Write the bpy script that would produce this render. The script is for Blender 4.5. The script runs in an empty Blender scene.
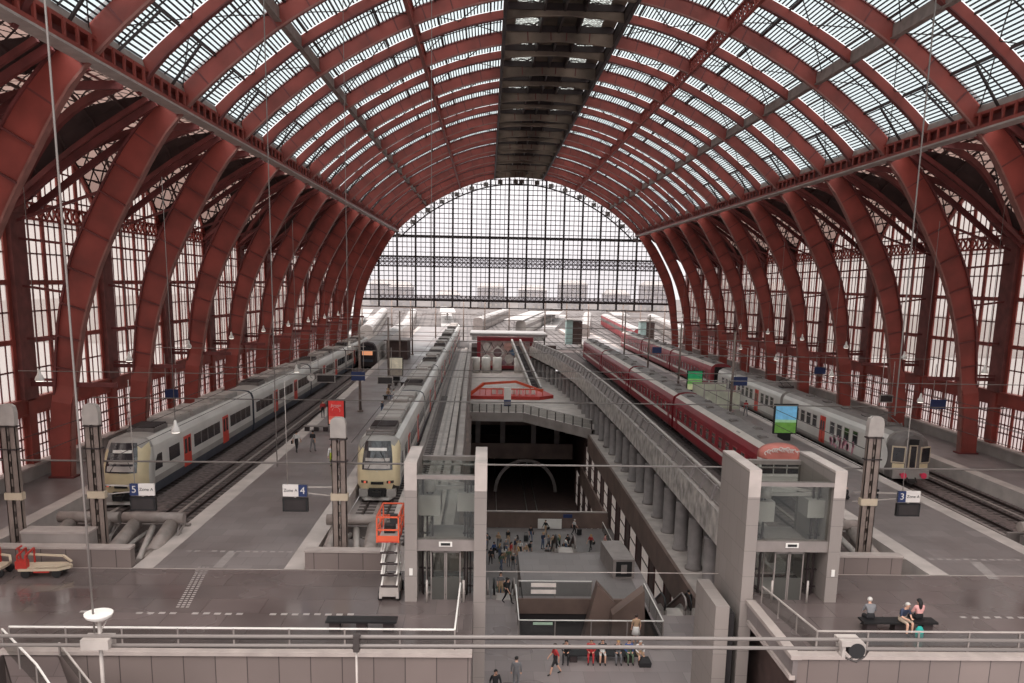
import bpy, math, random
from mathutils import Vector, Matrix
random.seed(7)
C = bpy.context.scene.collection
PI = math.pi
# ---------------------------------------------------------------- colour / materials
def lin(c):
    r = []
    for v in c:
        v = v/255.0
        r.append(v/12.92 if v <= .04045 else ((v+.055)/1.055)**2.4)
    return (*r, 1.0)
def newmat(name):
    m = bpy.data.materials.new(name); m.use_nodes = True
    nt = m.node_tree; b = nt.nodes['Principled BSDF']
    return m, nt, b
def mat(name, col, rough=.6, metal=0, var=.12, scale=1.5, spec=.5, emit=None, stretch=None):
    m, nt, b = newmat(name)
    b.inputs['Roughness'].default_value = rough
    b.inputs['Metallic'].default_value = metal
    b.inputs['Specular IOR Level'].default_value = spec
    c = lin(col)
    if var > 0:
        tc = nt.nodes.new('ShaderNodeNewGeometry')
        mp = nt.nodes.new('ShaderNodeMapping')
        if stretch: mp.inputs['Scale'].default_value = stretch
        n = nt.nodes.new('ShaderNodeTexNoise'); n.inputs['Scale'].default_value = scale; n.inputs['Detail'].default_value = 5
        r = nt.nodes.new('ShaderNodeMapRange'); r.inputs['From Min'].default_value = .3; r.inputs['From Max'].default_value = .7
        r.inputs['To Min'].default_value = 1-var*1.6; r.inputs['To Max'].default_value = 1+var*1.4
        mx = nt.nodes.new('ShaderNodeVectorMath'); mx.operation = 'SCALE'; mx.inputs[0].default_value = c[:3]
        nt.links.new(tc.outputs['Position'], mp.inputs['Vector']); nt.links.new(mp.outputs[0], n.inputs['Vector'])
        nt.links.new(n.outputs['Fac'], r.inputs['Value']); nt.links.new(r.outputs[0], mx.inputs['Scale'])
        nt.links.new(mx.outputs[0], b.inputs['Base Color'])
    else:
        b.inputs['Base Color'].default_value = c
    if emit:
        b.inputs['Emission Color'].default_value = c; b.inputs['Emission Strength'].default_value = emit
    return m
def glassmat(name, tint, frost, frostcol, gloss=.08, rough=.1):
    """pane: part clear, part frosted, a little shine"""
    m, nt, b = newmat(name); nt.nodes.remove(b)
    out = nt.nodes['Material Output']
    t = nt.nodes.new('ShaderNodeBsdfTransparent'); t.inputs[0].default_value = lin(tint)
    f = nt.nodes.new('ShaderNodeBsdfTranslucent'); f.inputs[0].default_value = lin(frostcol)
    g = nt.nodes.new('ShaderNodeBsdfGlossy'); g.inputs['Roughness'].default_value = rough
    m1 = nt.nodes.new('ShaderNodeMixShader'); m1.inputs[0].default_value = frost
    m2 = nt.nodes.new('ShaderNodeMixShader'); m2.inputs[0].default_value = gloss
    nt.links.new(t.outputs[0], m1.inputs[1]); nt.links.new(f.outputs[0], m1.inputs[2])
    nt.links.new(m1.outputs[0], m2.inputs[1]); nt.links.new(g.outputs[0], m2.inputs[2])
    nt.links.new(m2.outputs[0], out.inputs['Surface'])
    return m
def math_n(nt, op, a, b=None):
    n = nt.nodes.new('ShaderNodeMath'); n.operation = op
    for i, v in enumerate((a, b)):
        if v is None: continue
        if isinstance(v, (int, float)): n.inputs[i].default_value = v
        else: nt.links.new(v, n.inputs[i])
    return n.outputs[0]
def louvermat(name, glasscol, barcol, period, duty, translucent=.35, cross=None, diag=False):
    """glazing of narrow glass strips and opaque bars, laid out along the pane's own UV (metres)"""
    m, nt, b = newmat(name)
    out = nt.nodes['Material Output']
    uv = nt.nodes.new('ShaderNodeUVMap'); sp = nt.nodes.new('ShaderNodeSeparateXYZ'); nt.links.new(uv.outputs[0], sp.inputs[0])
    u, v = sp.outputs[0], sp.outputs[1]
    def stripe(x, per, du):
        fr = math_n(nt, 'FRACT', math_n(nt, 'DIVIDE', x, per))
        return math_n(nt, 'LESS_THAN', fr, du)
    if diag:
        a = math_n(nt, 'ADD', u, v); d = math_n(nt, 'SUBTRACT', u, v)
        s = math_n(nt, 'MAXIMUM', stripe(a, period, duty), stripe(d, period, duty))
        s = math_n(nt, 'MAXIMUM', s, stripe(v, period*.75, duty*.8))
    else:
        s = stripe(v, period, duty)
        if cross: s = math_n(nt, 'MAXIMUM', s, stripe(u, cross[0], cross[1]))
    b.inputs['Base Color'].default_value = lin(barcol); b.inputs['Roughness'].default_value = .7
    t = nt.nodes.new('ShaderNodeBsdfTransparent'); t.inputs[0].default_value = lin(glasscol)
    f = nt.nodes.new('ShaderNodeBsdfTranslucent'); f.inputs[0].default_value = lin(glasscol)
    m1 = nt.nodes.new('ShaderNodeMixShader'); m1.inputs[0].default_value = translucent
    nt.links.new(t.outputs[0], m1.inputs[1]); nt.links.new(f.outputs[0], m1.inputs[2])
    m2 = nt.nodes.new('ShaderNodeMixShader'); nt.links.new(s, m2.inputs[0])
    nt.links.new(m1.outputs[0], m2.inputs[1]); nt.links.new(b.outputs[0], m2.inputs[2])
    nt.links.new(m2.outputs[0], out.inputs['Surface'])
    return m
def tilemat(name, col, col2, sx, sy, mortar, rough=.4, msize=.012, spec=.5, axes='xy', var=.5):
    m, nt, b = newmat(name)
    g = nt.nodes.new('ShaderNodeNewGeometry'); sp = nt.nodes.new('ShaderNodeSeparateXYZ'); cb = nt.nodes.new('ShaderNodeCombineXYZ')
    nt.links.new(g.outputs['Position'], sp.inputs[0])
    ax = {'x': 0, 'y': 1, 'z': 2}
    nt.links.new(sp.outputs[ax[axes[0]]], cb.inputs[0]); nt.links.new(sp.outputs[ax[axes[1]]], cb.inputs[1])
    br = nt.nodes.new('ShaderNodeTexBrick'); br.offset = 0.0 if mortar is None else .5
    br.inputs['Scale'].default_value = 1; br.inputs['Brick Width'].default_value = sx; br.inputs['Row Height'].default_value = sy
    br.inputs['Mortar Size'].default_value = msize; br.inputs['Color1'].default_value = lin(col); br.inputs['Color2'].default_value = lin(col2)
    br.inputs['Mortar'].default_value = lin(mortar or [x*.8 for x in col]); br.inputs['Bias'].default_value = 0
    nt.links.new(cb.outputs[0], br.inputs['Vector'])
    n = nt.nodes.new('ShaderNodeTexNoise'); n.inputs['Scale'].default_value = .16; n.inputs['Detail'].default_value = 3; n.inputs['Roughness'].default_value = .5
    nt.links.new(g.outputs['Position'], n.inputs['Vector'])
    r = nt.nodes.new('ShaderNodeMapRange'); r.inputs['From Min'].default_value = .3; r.inputs['From Max'].default_value = .7
    r.inputs['To Min'].default_value = 1-.35*var; r.inputs['To Max'].default_value = 1+.35*var
    nt.links.new(n.outputs['Fac'], r.inputs['Value'])
    mx = nt.nodes.new('ShaderNodeVectorMath'); mx.operation = 'SCALE'
    nt.links.new(br.outputs['Color'], mx.inputs[0]); nt.links.new(r.outputs[0], mx.inputs['Scale']); nt.links.new(mx.outputs[0], b.inputs['Base Color'])
    rr = nt.nodes.new('ShaderNodeMapRange'); rr.inputs['From Min'].default_value = .35; rr.inputs['From Max'].default_value = .65
    rr.inputs['To Min'].default_value = max(.05, rough-.12); rr.inputs['To Max'].default_value = rough+.15
    nt.links.new(n.outputs['Fac'], rr.inputs['Value']); nt.links.new(rr.outputs[0], b.inputs['Roughness'])
    b.inputs['Specular IOR Level'].default_value = spec
    return m
M = {}
M['red'] = mat('red_iron', (138, 61, 52), .55, var=.2, scale=.45)
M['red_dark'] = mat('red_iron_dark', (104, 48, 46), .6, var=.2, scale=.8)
M['red_vivid'] = mat('red_iron_fresh', (150, 38, 40), .5, var=.15, scale=.7)
M['red_edge'] = mat('red_iron_flange', (136, 88, 80), .55, var=.15)
M['pil'] = mat('pilaster_iron', (112, 62, 58), .65, var=.18)
M['iron'] = mat('dark_iron', (52, 40, 40), .6, var=.15)
M['grey_iron'] = mat('grey_iron', (132, 118, 112), .6, var=.15)
M['lantern'] = mat('lantern_underside', (128, 112, 100), .8, var=.3, scale=.35)
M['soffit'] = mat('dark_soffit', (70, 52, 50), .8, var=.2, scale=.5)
M['roofglass'] = louvermat('roof_glazing', (192, 202, 204), (54, 60, 66), .27, .4, .25)
M['lantglass'] = louvermat('lantern_glazing', (200, 205, 200), (60, 45, 42), .5, .3, .5, cross=(1.3, .3), diag=True)
M['aisleglass'] = louvermat('aisle_glazing', (108, 90, 84), (48, 34, 33), 1.0, .16, .92, diag=True)
M['wallglass'] = glassmat('frosted_wall_glass', (206, 198, 192), .4, (206, 196, 190), .05, .3)
M['lowglass'] = glassmat('frosted_low_glass', (206, 192, 190), .5, (204, 188, 184), .05, .3)
M['endglass'] = glassmat('end_screen_glass', (248, 246, 248), .12, (235, 230, 235), .04, .2)
M['lace'] = louvermat('lace_glass', (235, 235, 238), (110, 100, 104), .95, .2, .3, diag=True)
M['clear'] = glassmat('clear_glass', (236, 238, 236), .0, (200, 200, 200), .035, .04)
M['railglass'] = glassmat('balustrade_glass', (200, 200, 198), .05, (190, 190, 188), .07, .08)
M['deck'] = tilemat('deck_granite', (104, 92, 90), (94, 84, 82), 2.4, 1.6, (80, 71, 69), .2, .012, .8, var=.8)
M['plat'] = tilemat('platform_granite', (124, 114, 112), (112, 103, 101), 1.2, 1.2, (100, 92, 91), .4, .012, .5, var=.5)
M['edge'] = mat('pale_platform_edge', (180, 168, 162), .7, var=.1, scale=.8)
M['mark'] = mat('white_marking', (160, 150, 146), .7, var=.1)
M['ballast'] = mat('ballast', (104, 90, 87), .9, var=.35, scale=3)
M['slabtrack'] = mat('track_slab', (140, 128, 124), .8, var=.15, scale=.6, stretch=(1, .15, 1))
M['rail'] = mat('steel_rail', (62, 50, 48), .5, metal=.4, var=.1)
M['sleeper'] = mat('sleeper', (74, 64, 62), .8, var=.15)
M['granite'] = tilemat('parapet_granite', (122, 108, 103), (112, 99, 95), 1.15, 3, (70, 60, 58), .5, .02, .5, axes='xz')
M['graniteside'] = tilemat('side_granite', (122, 112, 110), (114, 104, 102), 1.3, .9, (98, 89, 87), .5, .01, .5, axes='yz')
M['coping'] = mat('pale_coping', (165, 152, 146), .6, var=.08)
M['lowfloor'] = tilemat('concourse_tiles', (142, 130, 128), (122, 111, 110), 1.3, 1.3, (112, 102, 100), .35, .012, .5, var=.4)
M['pitfloor'] = tilemat('lower_floor_tiles', (120, 112, 110), (112, 104, 102), 1.2, 1.2, (100, 92, 90), .5, .01)
M['concrete'] = mat('grey_concrete', (150, 139, 134), .8, var=.14, scale=.5)
M['concrete_l'] = mat('pale_concrete', (176, 164, 158), .8, var=.12, scale=.8)
M['column'] = mat('column_concrete', (132, 123, 121), .7, var=.1)
M['brown'] = mat('brown_stone', (112, 92, 84), .6, var=.16, scale=.5)
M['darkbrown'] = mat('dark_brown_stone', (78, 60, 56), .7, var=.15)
M['jamb'] = mat('oxblood_jamb', (72, 34, 34), .7, var=.1)
M['whitepanel'] = mat('backlit_panel', (214, 200, 192), .6, var=.08, emit=.12)
M['girder_face'] = mat('mottled_girder', (170, 160, 154), .85, var=.3, scale=1.3)
M['dark'] = mat('dark_void', (44, 39, 40), .9, var=.1)
M['black'] = mat('black_metal', (24, 22, 23), .5, var=0)
M['grey'] = mat('grey_paint', (128, 118, 114), .5, var=.1)
M['greyl'] = mat('light_grey_paint', (168, 158, 152), .5, var=.1)
M['mast'] = mat('mast_steel', (128, 112, 104), .6, var=.15)
M['cream'] = mat('cream_band', (190, 172, 150), .6, var=.05)
M['pipe'] = mat('pipe_grey', (142, 130, 124), .5, var=.14, scale=2)
M['wire'] = mat('wire_grey', (120, 112, 108), .5, var=0)
M['wired'] = mat('cable_dark', (58, 50, 48), .5, var=0)
M['white'] = mat('white_enamel', (224, 218, 212), .4, var=.04)
M['chrome'] = mat('steel', (170, 165, 160), .3, metal=.7, var=.05)
M['blue'] = mat('sign_blue', (38, 52, 96), .5, var=0)
M['redp'] = mat('red_paint', (176, 48, 40), .5, var=.06)
M['orange'] = mat('orange_paint', (204, 84, 52), .5, var=.06)
M['yellow'] = mat('cab_yellow', (212, 194, 158), .45, var=.05)
M['trainw'] = mat('train_white', (206, 200, 194), .4, var=.06, scale=.4)
M['traing'] = mat('train_grey', (152, 145, 140), .5, var=.1, scale=.6)
M['traingd'] = mat('train_roof_dark', (108, 100, 97), .7, var=.18, scale=.8)
M['traindoor'] = mat('door_red', (200, 66, 50), .45, var=.05)
M['skirt'] = mat('skirt_blue_grey', (70, 74, 84), .6, var=.12)
M['under'] = mat('underframe', (46, 40, 38), .8, var=.2)
M['coach'] = mat('coach_red', (132, 26, 38), .4, var=.12, scale=.4)
M['coachf'] = mat('coach_red_faded', (150, 62, 66), .5, var=.15, scale=.4)
M['roofl'] = mat('coach_roof_light', (182, 170, 162), .6, var=.08, scale=.5)
M['win'] = mat('dark_window', (46, 44, 48), .12, var=.3, scale=.6, spec=.9)
M['wincoach'] = mat('coach_window', (92, 78, 74), .12, var=.6, scale=1.2, spec=.9)
M['pink'] = mat('graffiti_pink', (216, 150, 165), .6, var=.1)
M['buffer'] = mat('buffer_pink_red', (220, 60, 90), .5, var=.05)
M['lampl'] = mat('lamp_light', (255, 244, 232), .5, var=0, emit=1.2)
M['headl'] = mat('head_light', (250, 120, 90), .5, var=0, emit=.15)
M['screen'] = mat('display_glass', (56, 50, 50), .2, var=.1)
M['bright'] = mat('bright_roofing', (152, 147, 145), .7, var=.06, scale=.2)
M['yard'] = mat('rail_yard', (98, 91, 89), .9, var=.22, scale=.12)
M['bldg'] = tilemat('pale_facades', (150, 146, 146), (138, 133, 133), 3.2, 3.4, (150, 145, 145), .8, .5, .2, axes='xz')
# ---------------------------------------------------------------- mesh builder
class MB:
    def __init__(s): s.v = []; s.f = []; s.m = []; s.uv = {}; s.sm = []
    def face(s, pts, mi=0, uv=None, smooth=False):
        b = len(s.v); s.v.extend([tuple(p) for p in pts]); s.f.append(tuple(range(b, b+len(pts)))); s.m.append(mi); s.sm.append(smooth)
        if uv: s.uv[len(s.f)-1] = uv
    def box(s, x0, x1, y0, y1, z0, z1, mi=0, R=None, c=None):
        P = [Vector((x, y, z)) for z in (z0, z1) for y in (y0, y1) for x in (x0, x1)]
        if R is not None:
            c = Vector(c if c is not None else ((x0+x1)/2, (y0+y1)/2, (z0+z1)/2)); P = [R @ (p-c)+c for p in P]
        b = len(s.v); s.v.extend([tuple(p) for p in P])
        for q in ((0, 2, 3, 1), (4, 5, 7, 6), (0, 1, 5, 4), (2, 6, 7, 3), (0, 4, 6, 2), (1, 3, 7, 5)):
            s.f.append(tuple(b+i for i in q)); s.m.append(mi); s.sm.append(False)
        return s
    def bar(s, p, q, w, h=None, mi=0, up=(0, 0, 1)):
        p = Vector(p); q = Vector(q); d = (q-p)
        if d.length < 1e-6: return s
        d.normalize(); up = Vector(up)
        a = d.cross(up)
        if a.length < 1e-3: a = d.cross(Vector((0, 1, 0)))
        a.normalize(); e = a.cross(d); h = h or w
        b = len(s.v)
        for o in (p, q):
            for i, j in ((-1, -1), (1, -1), (1, 1), (-1, 1)): s.v.append(tuple(o+a*(i*w/2)+e*(j*h/2)))
        for q4 in ((0, 1, 5, 4), (1, 2, 6, 5), (2, 3, 7, 6), (3, 0, 4, 7), (3, 2, 1, 0), (4, 5, 6, 7)):
            s.f.append(tuple(b+i for i in q4)); s.m.append(mi); s.sm.append(False)
        return s
    def tube(s, pts, r, n=8, mi=0, caps=True):
        pts = [Vector(p) for p in pts]; rr = r if isinstance(r, (list, tuple)) else [r]*len(pts)
        b = len(s.v); prev = None
        for i, p in enumerate(pts):
            d = (pts[min(i+1, len(pts)-1)]-pts[max(i-1, 0)])
            d = d.normalized() if d.length > 1e-9 else Vector((0, 0, 1))
            if prev is None:
                a = d.cross(Vector((0, 0, 1)));
                if a.length < 1e-3: a = Vector((1, 0, 0))
            else: a = prev-d*prev.dot(d)
            a.normalize(); prev = a; e = d.cross(a)
            for k in range(n):
                t = 2*PI*k/n; s.v.append(tuple(p+a*(math.cos(t)*rr[i])+e*(math.sin(t)*rr[i])))
        for i in range(len(pts)-1):
            for k in range(n):
                k2 = (k+1) % n
                s.f.append((b+i*n+k, b+i*n+k2, b+(i+1)*n+k2, b+(i+1)*n+k)); s.m.append(mi); s.sm.append(True)
        if caps:
            s.f.append(tuple(b+k for k in reversed(range(n)))); s.m.append(mi); s.sm.append(False)
            s.f.append(tuple(b+(len(pts)-1)*n+k for k in range(n))); s.m.append(mi); s.sm.append(False)
        return s
    def lathe(s, c, prof, n=16, mi=0):
        c = Vector(c); return s.tube([c+Vector((0, 0, z)) for r, z in prof], [max(r, .001) for r, z in prof], n, mi)
    def sweep(s, rings, mi=0, close=True, caps=True, smooth=False):
        n = len(rings[0]); b = len(s.v)
        for r in rings: s.v.extend([tuple(p) for p in r])
        for i in range(len(rings)-1):
            for k in range(n if close else n-1):
                k2 = (k+1) % n
                s.f.append((b+i*n+k, b+i*n+k2, b+(i+1)*n+k2, b+(i+1)*n+k)); s.m.append(mi if not callable(mi) else mi(i, k)); s.sm.append(smooth)
        if caps and close:
            c0 = mi if not callable(mi) else mi(0, 0)
            s.f.append(tuple(b+k for k in reversed(range(n)))); s.m.append(c0); s.sm.append(False)
            s.f.append(tuple(b+(len(rings)-1)*n+k for k in range(n))); s.m.append(c0); s.sm.append(False)
        return s
    def mesh(s, name, mats):
        me = bpy.data.meshes.new(name); me.from_pydata(s.v, [], s.f)
        for m in (mats if isinstance(mats, (list, tuple)) else [mats]): me.materials.append(M[m] if isinstance(m, str) else m)
        me.polygons.foreach_set('material_index', s.m); me.polygons.foreach_set('use_smooth', s.sm)
        if s.uv:
            uvl = me.uv_layers.new(name='UVMap')
            for fi, uv in s.uv.items():
                p = me.polygons[fi]
                for li, c in zip(p.loop_indices, uv): uvl.data[li].uv = c
        me.validate(); me.update(); return me
    def build(s, name, mats, parent=None, loc=None, rot=None, **kw):
        o = bpy.data.objects.new(name, s.mesh(name, mats)); C.objects.link(o)
        if parent is not None: o.parent = parent
        if loc is not None: o.location = loc
        if rot is not None: o.rotation_euler = rot
        for k, v in kw.items(): o[k] = v
        return o
def tag(o, label=None, cat=None, group=None, kind=None):
    if label: o['label'] = label
    if cat: o['category'] = cat
    if group: o['group'] = group
    if kind: o['kind'] = kind
    return o
def empty(name, loc=(0, 0, 0), rz=0, label=None, cat=None, group=None, kind=None):
    o = bpy.data.objects.new(name, None); C.objects.link(o); o.location = loc; o.rotation_euler = (0, 0, rz); o.empty_display_size = .3
    return tag(o, label, cat, group, kind)
KIDS = {}
def copy_tree(o, parent=None):
    c = o.copy(); C.objects.link(c)
    if parent is not None: c.parent = parent
    for ch in list(o.children): copy_tree(ch, c)
    return c
def struct(name, mb, mats, label, cat, parent=None):
    o = mb.build(name, mats, parent)
    if parent is None: tag(o, label, cat, kind='structure')
    elif label: o['label'] = label
    return o
def sgn(v): return -1 if v < 0 else 1
def interp(tab, t):
    if t <= tab[0][0]: return tab[0][1]
    for (a, x), (b, y) in zip(tab, tab[1:]):
        if t <= b: return x+(y-x)*(t-a)/(b-a)
    return tab[-1][1]
def text_obj(name, body, size, loc, rot, m, parent, align='CENTER'):
    cu = bpy.data.curves.new(name, 'FONT'); cu.body = body; cu.size = size; cu.align_x = align; cu.align_y = 'CENTER'; cu.extrude = .004
    cu.materials.append(M[m]); o = bpy.data.objects.new(name, cu); C.objects.link(o); bpy.context.view_layer.update()
    me = bpy.data.meshes.new_from_object(o.evaluated_get(bpy.context.evaluated_depsgraph_get())); bpy.data.objects.remove(o); o = bpy.data.objects.new(name, me); C.objects.link(o)
    o.location = loc; o.rotation_euler = rot
    if parent is not None: o.parent = parent
    return o
# ---------------------------------------------------------------- camera, light
Rv = (.9994476, .01334574, .03043656); Fv = (-.02740269, -.18725171, .98192968); Dv = (-.01880388, .9822213, .18678256)
right = Vector((Rv[0], Fv[0], -Dv[0])); down = Vector((Rv[1], Fv[1], -Dv[1])); fwd = Vector((Rv[2], Fv[2], -Dv[2]))
cam = bpy.data.cameras.new('camera'); cam.sensor_width = 36; cam.lens = 860/1024*36; cam.shift_y = (446-341.5)/1024; cam.clip_end = 2000
co = bpy.data.objects.new('camera', cam); C.objects.link(co)
co.matrix_world = Matrix(((right.x, -down.x, -fwd.x, -5.2), (right.y, -down.y, -fwd.y, 0), (right.z, -down.z, -fwd.z, 13.5), (0, 0, 0, 1)))
bpy.context.scene.camera = co
w = bpy.data.worlds.new('sky'); bpy.context.scene.world = w; w.use_nodes = True
nt = w.node_tree; bg = nt.nodes['Background']
tc = nt.nodes.new('ShaderNodeTexCoord'); sp = nt.nodes.new('ShaderNodeSeparateXYZ'); cr = nt.nodes.new('ShaderNodeValToRGB')
nt.links.new(tc.outputs['Generated'], sp.inputs[0]); nt.links.new(sp.outputs[2], cr.inputs[0]); nt.links.new(cr.outputs[0], bg.inputs[0])
cr.color_ramp.elements[0].color = (.72, .69, .69, 1); cr.color_ramp.elements[0].position = 0
cr.color_ramp.elements[1].color = (.80, .82, .84, 1); cr.color_ramp.elements[1].position = .6
e = cr.color_ramp.elements.new(.12); e.color = (.86, .84, .84, 1)
bg.inputs[1].default_value = 1.0
sky_fill = bpy.data.lights.new('sky_fill', 'SUN'); sky_fill.energy = 5; sky_fill.angle = math.radians(100); sky_fill.color = (1, .93, .89)  # very broad overhead fill, added to boost the overcast skylight on the floors
so = bpy.data.objects.new('sky_fill', sky_fill); C.objects.link(so); so.rotation_euler = (math.radians(10), math.radians(-8), 0)
vs = bpy.context.scene.view_settings; vs.view_transform = 'Standard'; vs.look = 'None'; vs.exposure = .6; vs.gamma = 1.0
# ================================================================ THE HALL
XC = .9; BAY = 12.85; Y0 = 57.6-3*BAY    # rib planes: 19.05, 31.9, 44.75, 57.6 ...
NB = 13
RIBY = [Y0+BAY*k for k in range(NB+1)]   # last 186.1
HALF = [(33.9, 0), (33.6, 4), (32.7, 9.2), (31.8, 12.2), (30.7, 14.9), (28.7, 18.6), (25.6, 23.3), (20.3, 27.9), (15.2, 31.0), (10, 33.3), (5, 34.6), (0, 35.0)]
def catmull(P, n):
    out = []
    for i in range(len(P)-1):
        p0 = P[max(i-1, 0)]; p1 = P[i]; p2 = P[i+1]; p3 = P[min(i+2, len(P)-1)]
        for k in range(n):
            t = k/n
            out.append(tuple(.5*((2*b)+(c-a)*t+(2*a-5*b+4*c-d)*t*t+(3*b-a-3*c+d)*t**3) for a, b, c, d in zip(p0, p1, p2, p3)))
    out.append(P[-1]); return out
PROF = catmull(HALF, 5)
def nrm(i):
    a = PROF[max(i-1, 0)]; b = PROF[min(i+1, len(PROF)-1)]
    dx, dz = b[0]-a[0], b[1]-a[1]; l = math.hypot(dx, dz); return (dz/l, -dx/l)
NRM = [nrm(i) for i in range(len(PROF))]; NRM[-1] = (0, 1)
ARC = [0]
for a, b in zip(PROF, PROF[1:]): ARC.append(ARC[-1]+math.hypot(b[0]-a[0], b[1]-a[1]))
def depth(z, x):
    return interp([(0, 1.35), (6, 1.4), (14, 2.0), (20, 2.0), (23, 1.6), (26, 1.25), (40, 1.15)], z)
def P(i, off, side, y): # point of the profile, offset outward
    x, z = PROF[i]; nx, nz = NRM[i]; return (XC+side*(x+nx*off), y, z+nz*off)
IB = next(i for i, p in enumerate(PROF) if p[0] <= 25.7)      # beam index
IR = next(i for i, p in enumerate(PROF) if p[0] <= 5.3)
I1 = min(range(len(PROF)), key=lambda i: abs(PROF[i][0]-19.2)); I2 = min(range(len(PROF)), key=lambda i: abs(PROF[i][0]-12.3))
def rib_mesh():
    mb = MB()
    for side in (-1, 1):
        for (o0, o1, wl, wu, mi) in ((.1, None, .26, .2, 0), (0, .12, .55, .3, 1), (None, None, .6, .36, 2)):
            rings = []
            for i in range(len(PROF)):
                d = depth(PROF[i][1], PROF[i][0]); w_ = wl if i < IB else wu
                if PROF[i][1] < 5 and mi == 0: w_ = .8
                a = d-.14 if o0 is None else o0; b = d if o1 is None else o1
                rings.append([P(i, a, side, -w_/2), P(i, a, side, w_/2), P(i, b, side, w_/2), P(i, b, side, -w_/2)])
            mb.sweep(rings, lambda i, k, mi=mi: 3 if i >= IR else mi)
        last = -9
        for i in range(len(PROF)):
            if ARC[i]-last >= 1.9 and i < len(PROF)-1:
                last = ARC[i]; d = depth(PROF[i][1], 0); ww = .8 if PROF[i][1] < 20 else .34
                if PROF[i][1] < 5: ww = .9
                mb.bar(P(i, .08, side, 0), P(i, d-.08, side, 0), ww*.8, .1, 2)
        a_, b_ = sorted((XC+side*33.75, XC+side*35.4)); mb.box(a_, b_, -.5, .5, 0, .12, 2)
    return mb
rm = rib_mesh().mesh('trim', ['red', 'red_edge', 'red_dark', 'lantern'])
dist = ['nearest', 'second', 'third', 'fourth', 'fifth', 'sixth', 'seventh', 'eighth', 'ninth', 'tenth', 'eleventh', 'twelfth', 'thirteenth', 'last']
for k, y in enumerate(RIBY):
    o = bpy.data.objects.new('trim_%d' % (k+1), rm); C.objects.link(o); o.location = (0, y, 0)
    tag(o, 'great red riveted iron arch rib spanning the hall, %s from the camera end' % dist[k], 'arch rib', 'main arch ribs', 'structure')
# secondary ribs (from the longitudinal beam to the lantern), in mid-bay
def sec_mesh():
    mb = MB()
    for side in (-1, 1):
        for (a, b, w_, mi) in ((.45, 1.1, .16, 0), (.38, .46, .4, 1)):
            rings = []
            for i in range(IB, len(PROF)):
                t = max(0, 1-(ARC[i]-ARC[IB])/3.0); aa = a-.35*t*t if True else a
                bb = b if mi == 0 else b-.35*t*t
                rings.append([P(i, aa, side, -w_/2), P(i, aa, side, w_/2), P(i, bb, side, w_/2), P(i, bb, side, -w_/2)])
            mb.sweep(rings, lambda i, k, mi=mi: 2 if i+IB >= IR else mi)
    return mb
smsh = sec_mesh().mesh('trim', ['red', 'red_dark', 'lantern'])
for k in range(NB):
    o = bpy.data.objects.new('trim_%d' % (k+20), smsh); C.objects.link(o); o.location = (0, RIBY[k]+BAY/2, 0)
    tag(o, 'slimmer red intermediate roof rib in the %s bay from the camera' % dist[k], 'roof rib', 'intermediate roof ribs', 'structure')
# purlins and the long gallery beams
YA, YB = RIBY[0]-6, RIBY[-1]+.6
for side, sn in ((-1, 'left'), (1, 'right')):
    bx_ = XC+side*25.35
    mb = MB()
    mb.box(bx_-.45, bx_+.45, YA, YB, 23.5, 23.62, 1)            # bottom flange
    mb.box(bx_-.35, bx_+.35, YA, YB, 24.5, 24.68, 0)              # top chord
    mb.box(bx_+side*.3-.05, bx_+side*.3+.05, YA, YB, 23.6, 24.5, 2)
    inner = bx_-side*.36
    mb.box(inner-.05, inner+.05, YA, YB, 23.6, 23.85, 0)
    y = YA
    while y < YB:
        mb.box(inner-.06, inner+.06, y-.09, y+.09, 23.8, 24.6, 0); y += BAY/10
    # pale gutter board under the glazing
    g0, g1 = P(IB, 1.0, side, 0), P(IB+1, 1.05, side, 0)
    mb.face([(bx_-side*.2, YA, 24.65), (bx_-side*.2, YB, 24.65), (XC+side*25.3, YB, 25.2), (XC+side*25.3, YA, 25.2)], 3)
    o = struct('trim_%d' % (40 if side < 0 else 41), mb, ['red', 'greyl', 'red_dark', 'grey_iron'], 'long red iron gallery beam along the %s springing of the roof' % sn, 'roof beam')
    for nm, I, kind in (('a', I1, 0), ('b', I2, 1), ('c', IR, 2)):
        mb = MB(); x, z = PROF[I]; x = XC+side*x
        if kind == 0:
            mb.box(x-.08, x+.08, YA, YB, z+.45, z+1.3, 0); mb.box(x-.2, x+.2, YA, YB, z+.42, z+.5, 0)
        else:
            h = 1.15
            for zz in (z-.05, z+h): mb.box(x-.14, x+.14, YA, YB, zz-.07, zz+.07, 1 if kind == 1 else 2)
            y = YA; u = 0
            st = BAY/12 if kind == 1 else BAY/8
            while y < YB-st:
                mb.bar((x, y, z), (x, y+st, z+h), .07, .07, 1 if kind == 1 else 2); mb.bar((x, y+st, z), (x, y, z+h), .07, .07, 1 if kind == 1 else 2)
                mb.bar((x, y, z), (x, y, z+h), .09, .09, 1 if kind == 1 else 2); y += st
            if kind == 2: mb.box(x-.06, x+.06, YA, YB, z+.3, z+1.1, 2)
        struct('trim_%d' % ({0: 42, 1: 44, 2: 46}[kind]+(side > 0)), mb, ['grey_iron', 'red', 'iron'],
               ('%s roof purlin, %s' % ({0: 'plain grey', 1: 'red lattice', 2: 'dark lattice'}[kind], {0: 'first above the gallery beam on the %s slope', 1: 'midway up the %s slope', 2: 'along the %s edge of the dark lantern'}[kind] % sn)), 'roof purlin')
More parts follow.
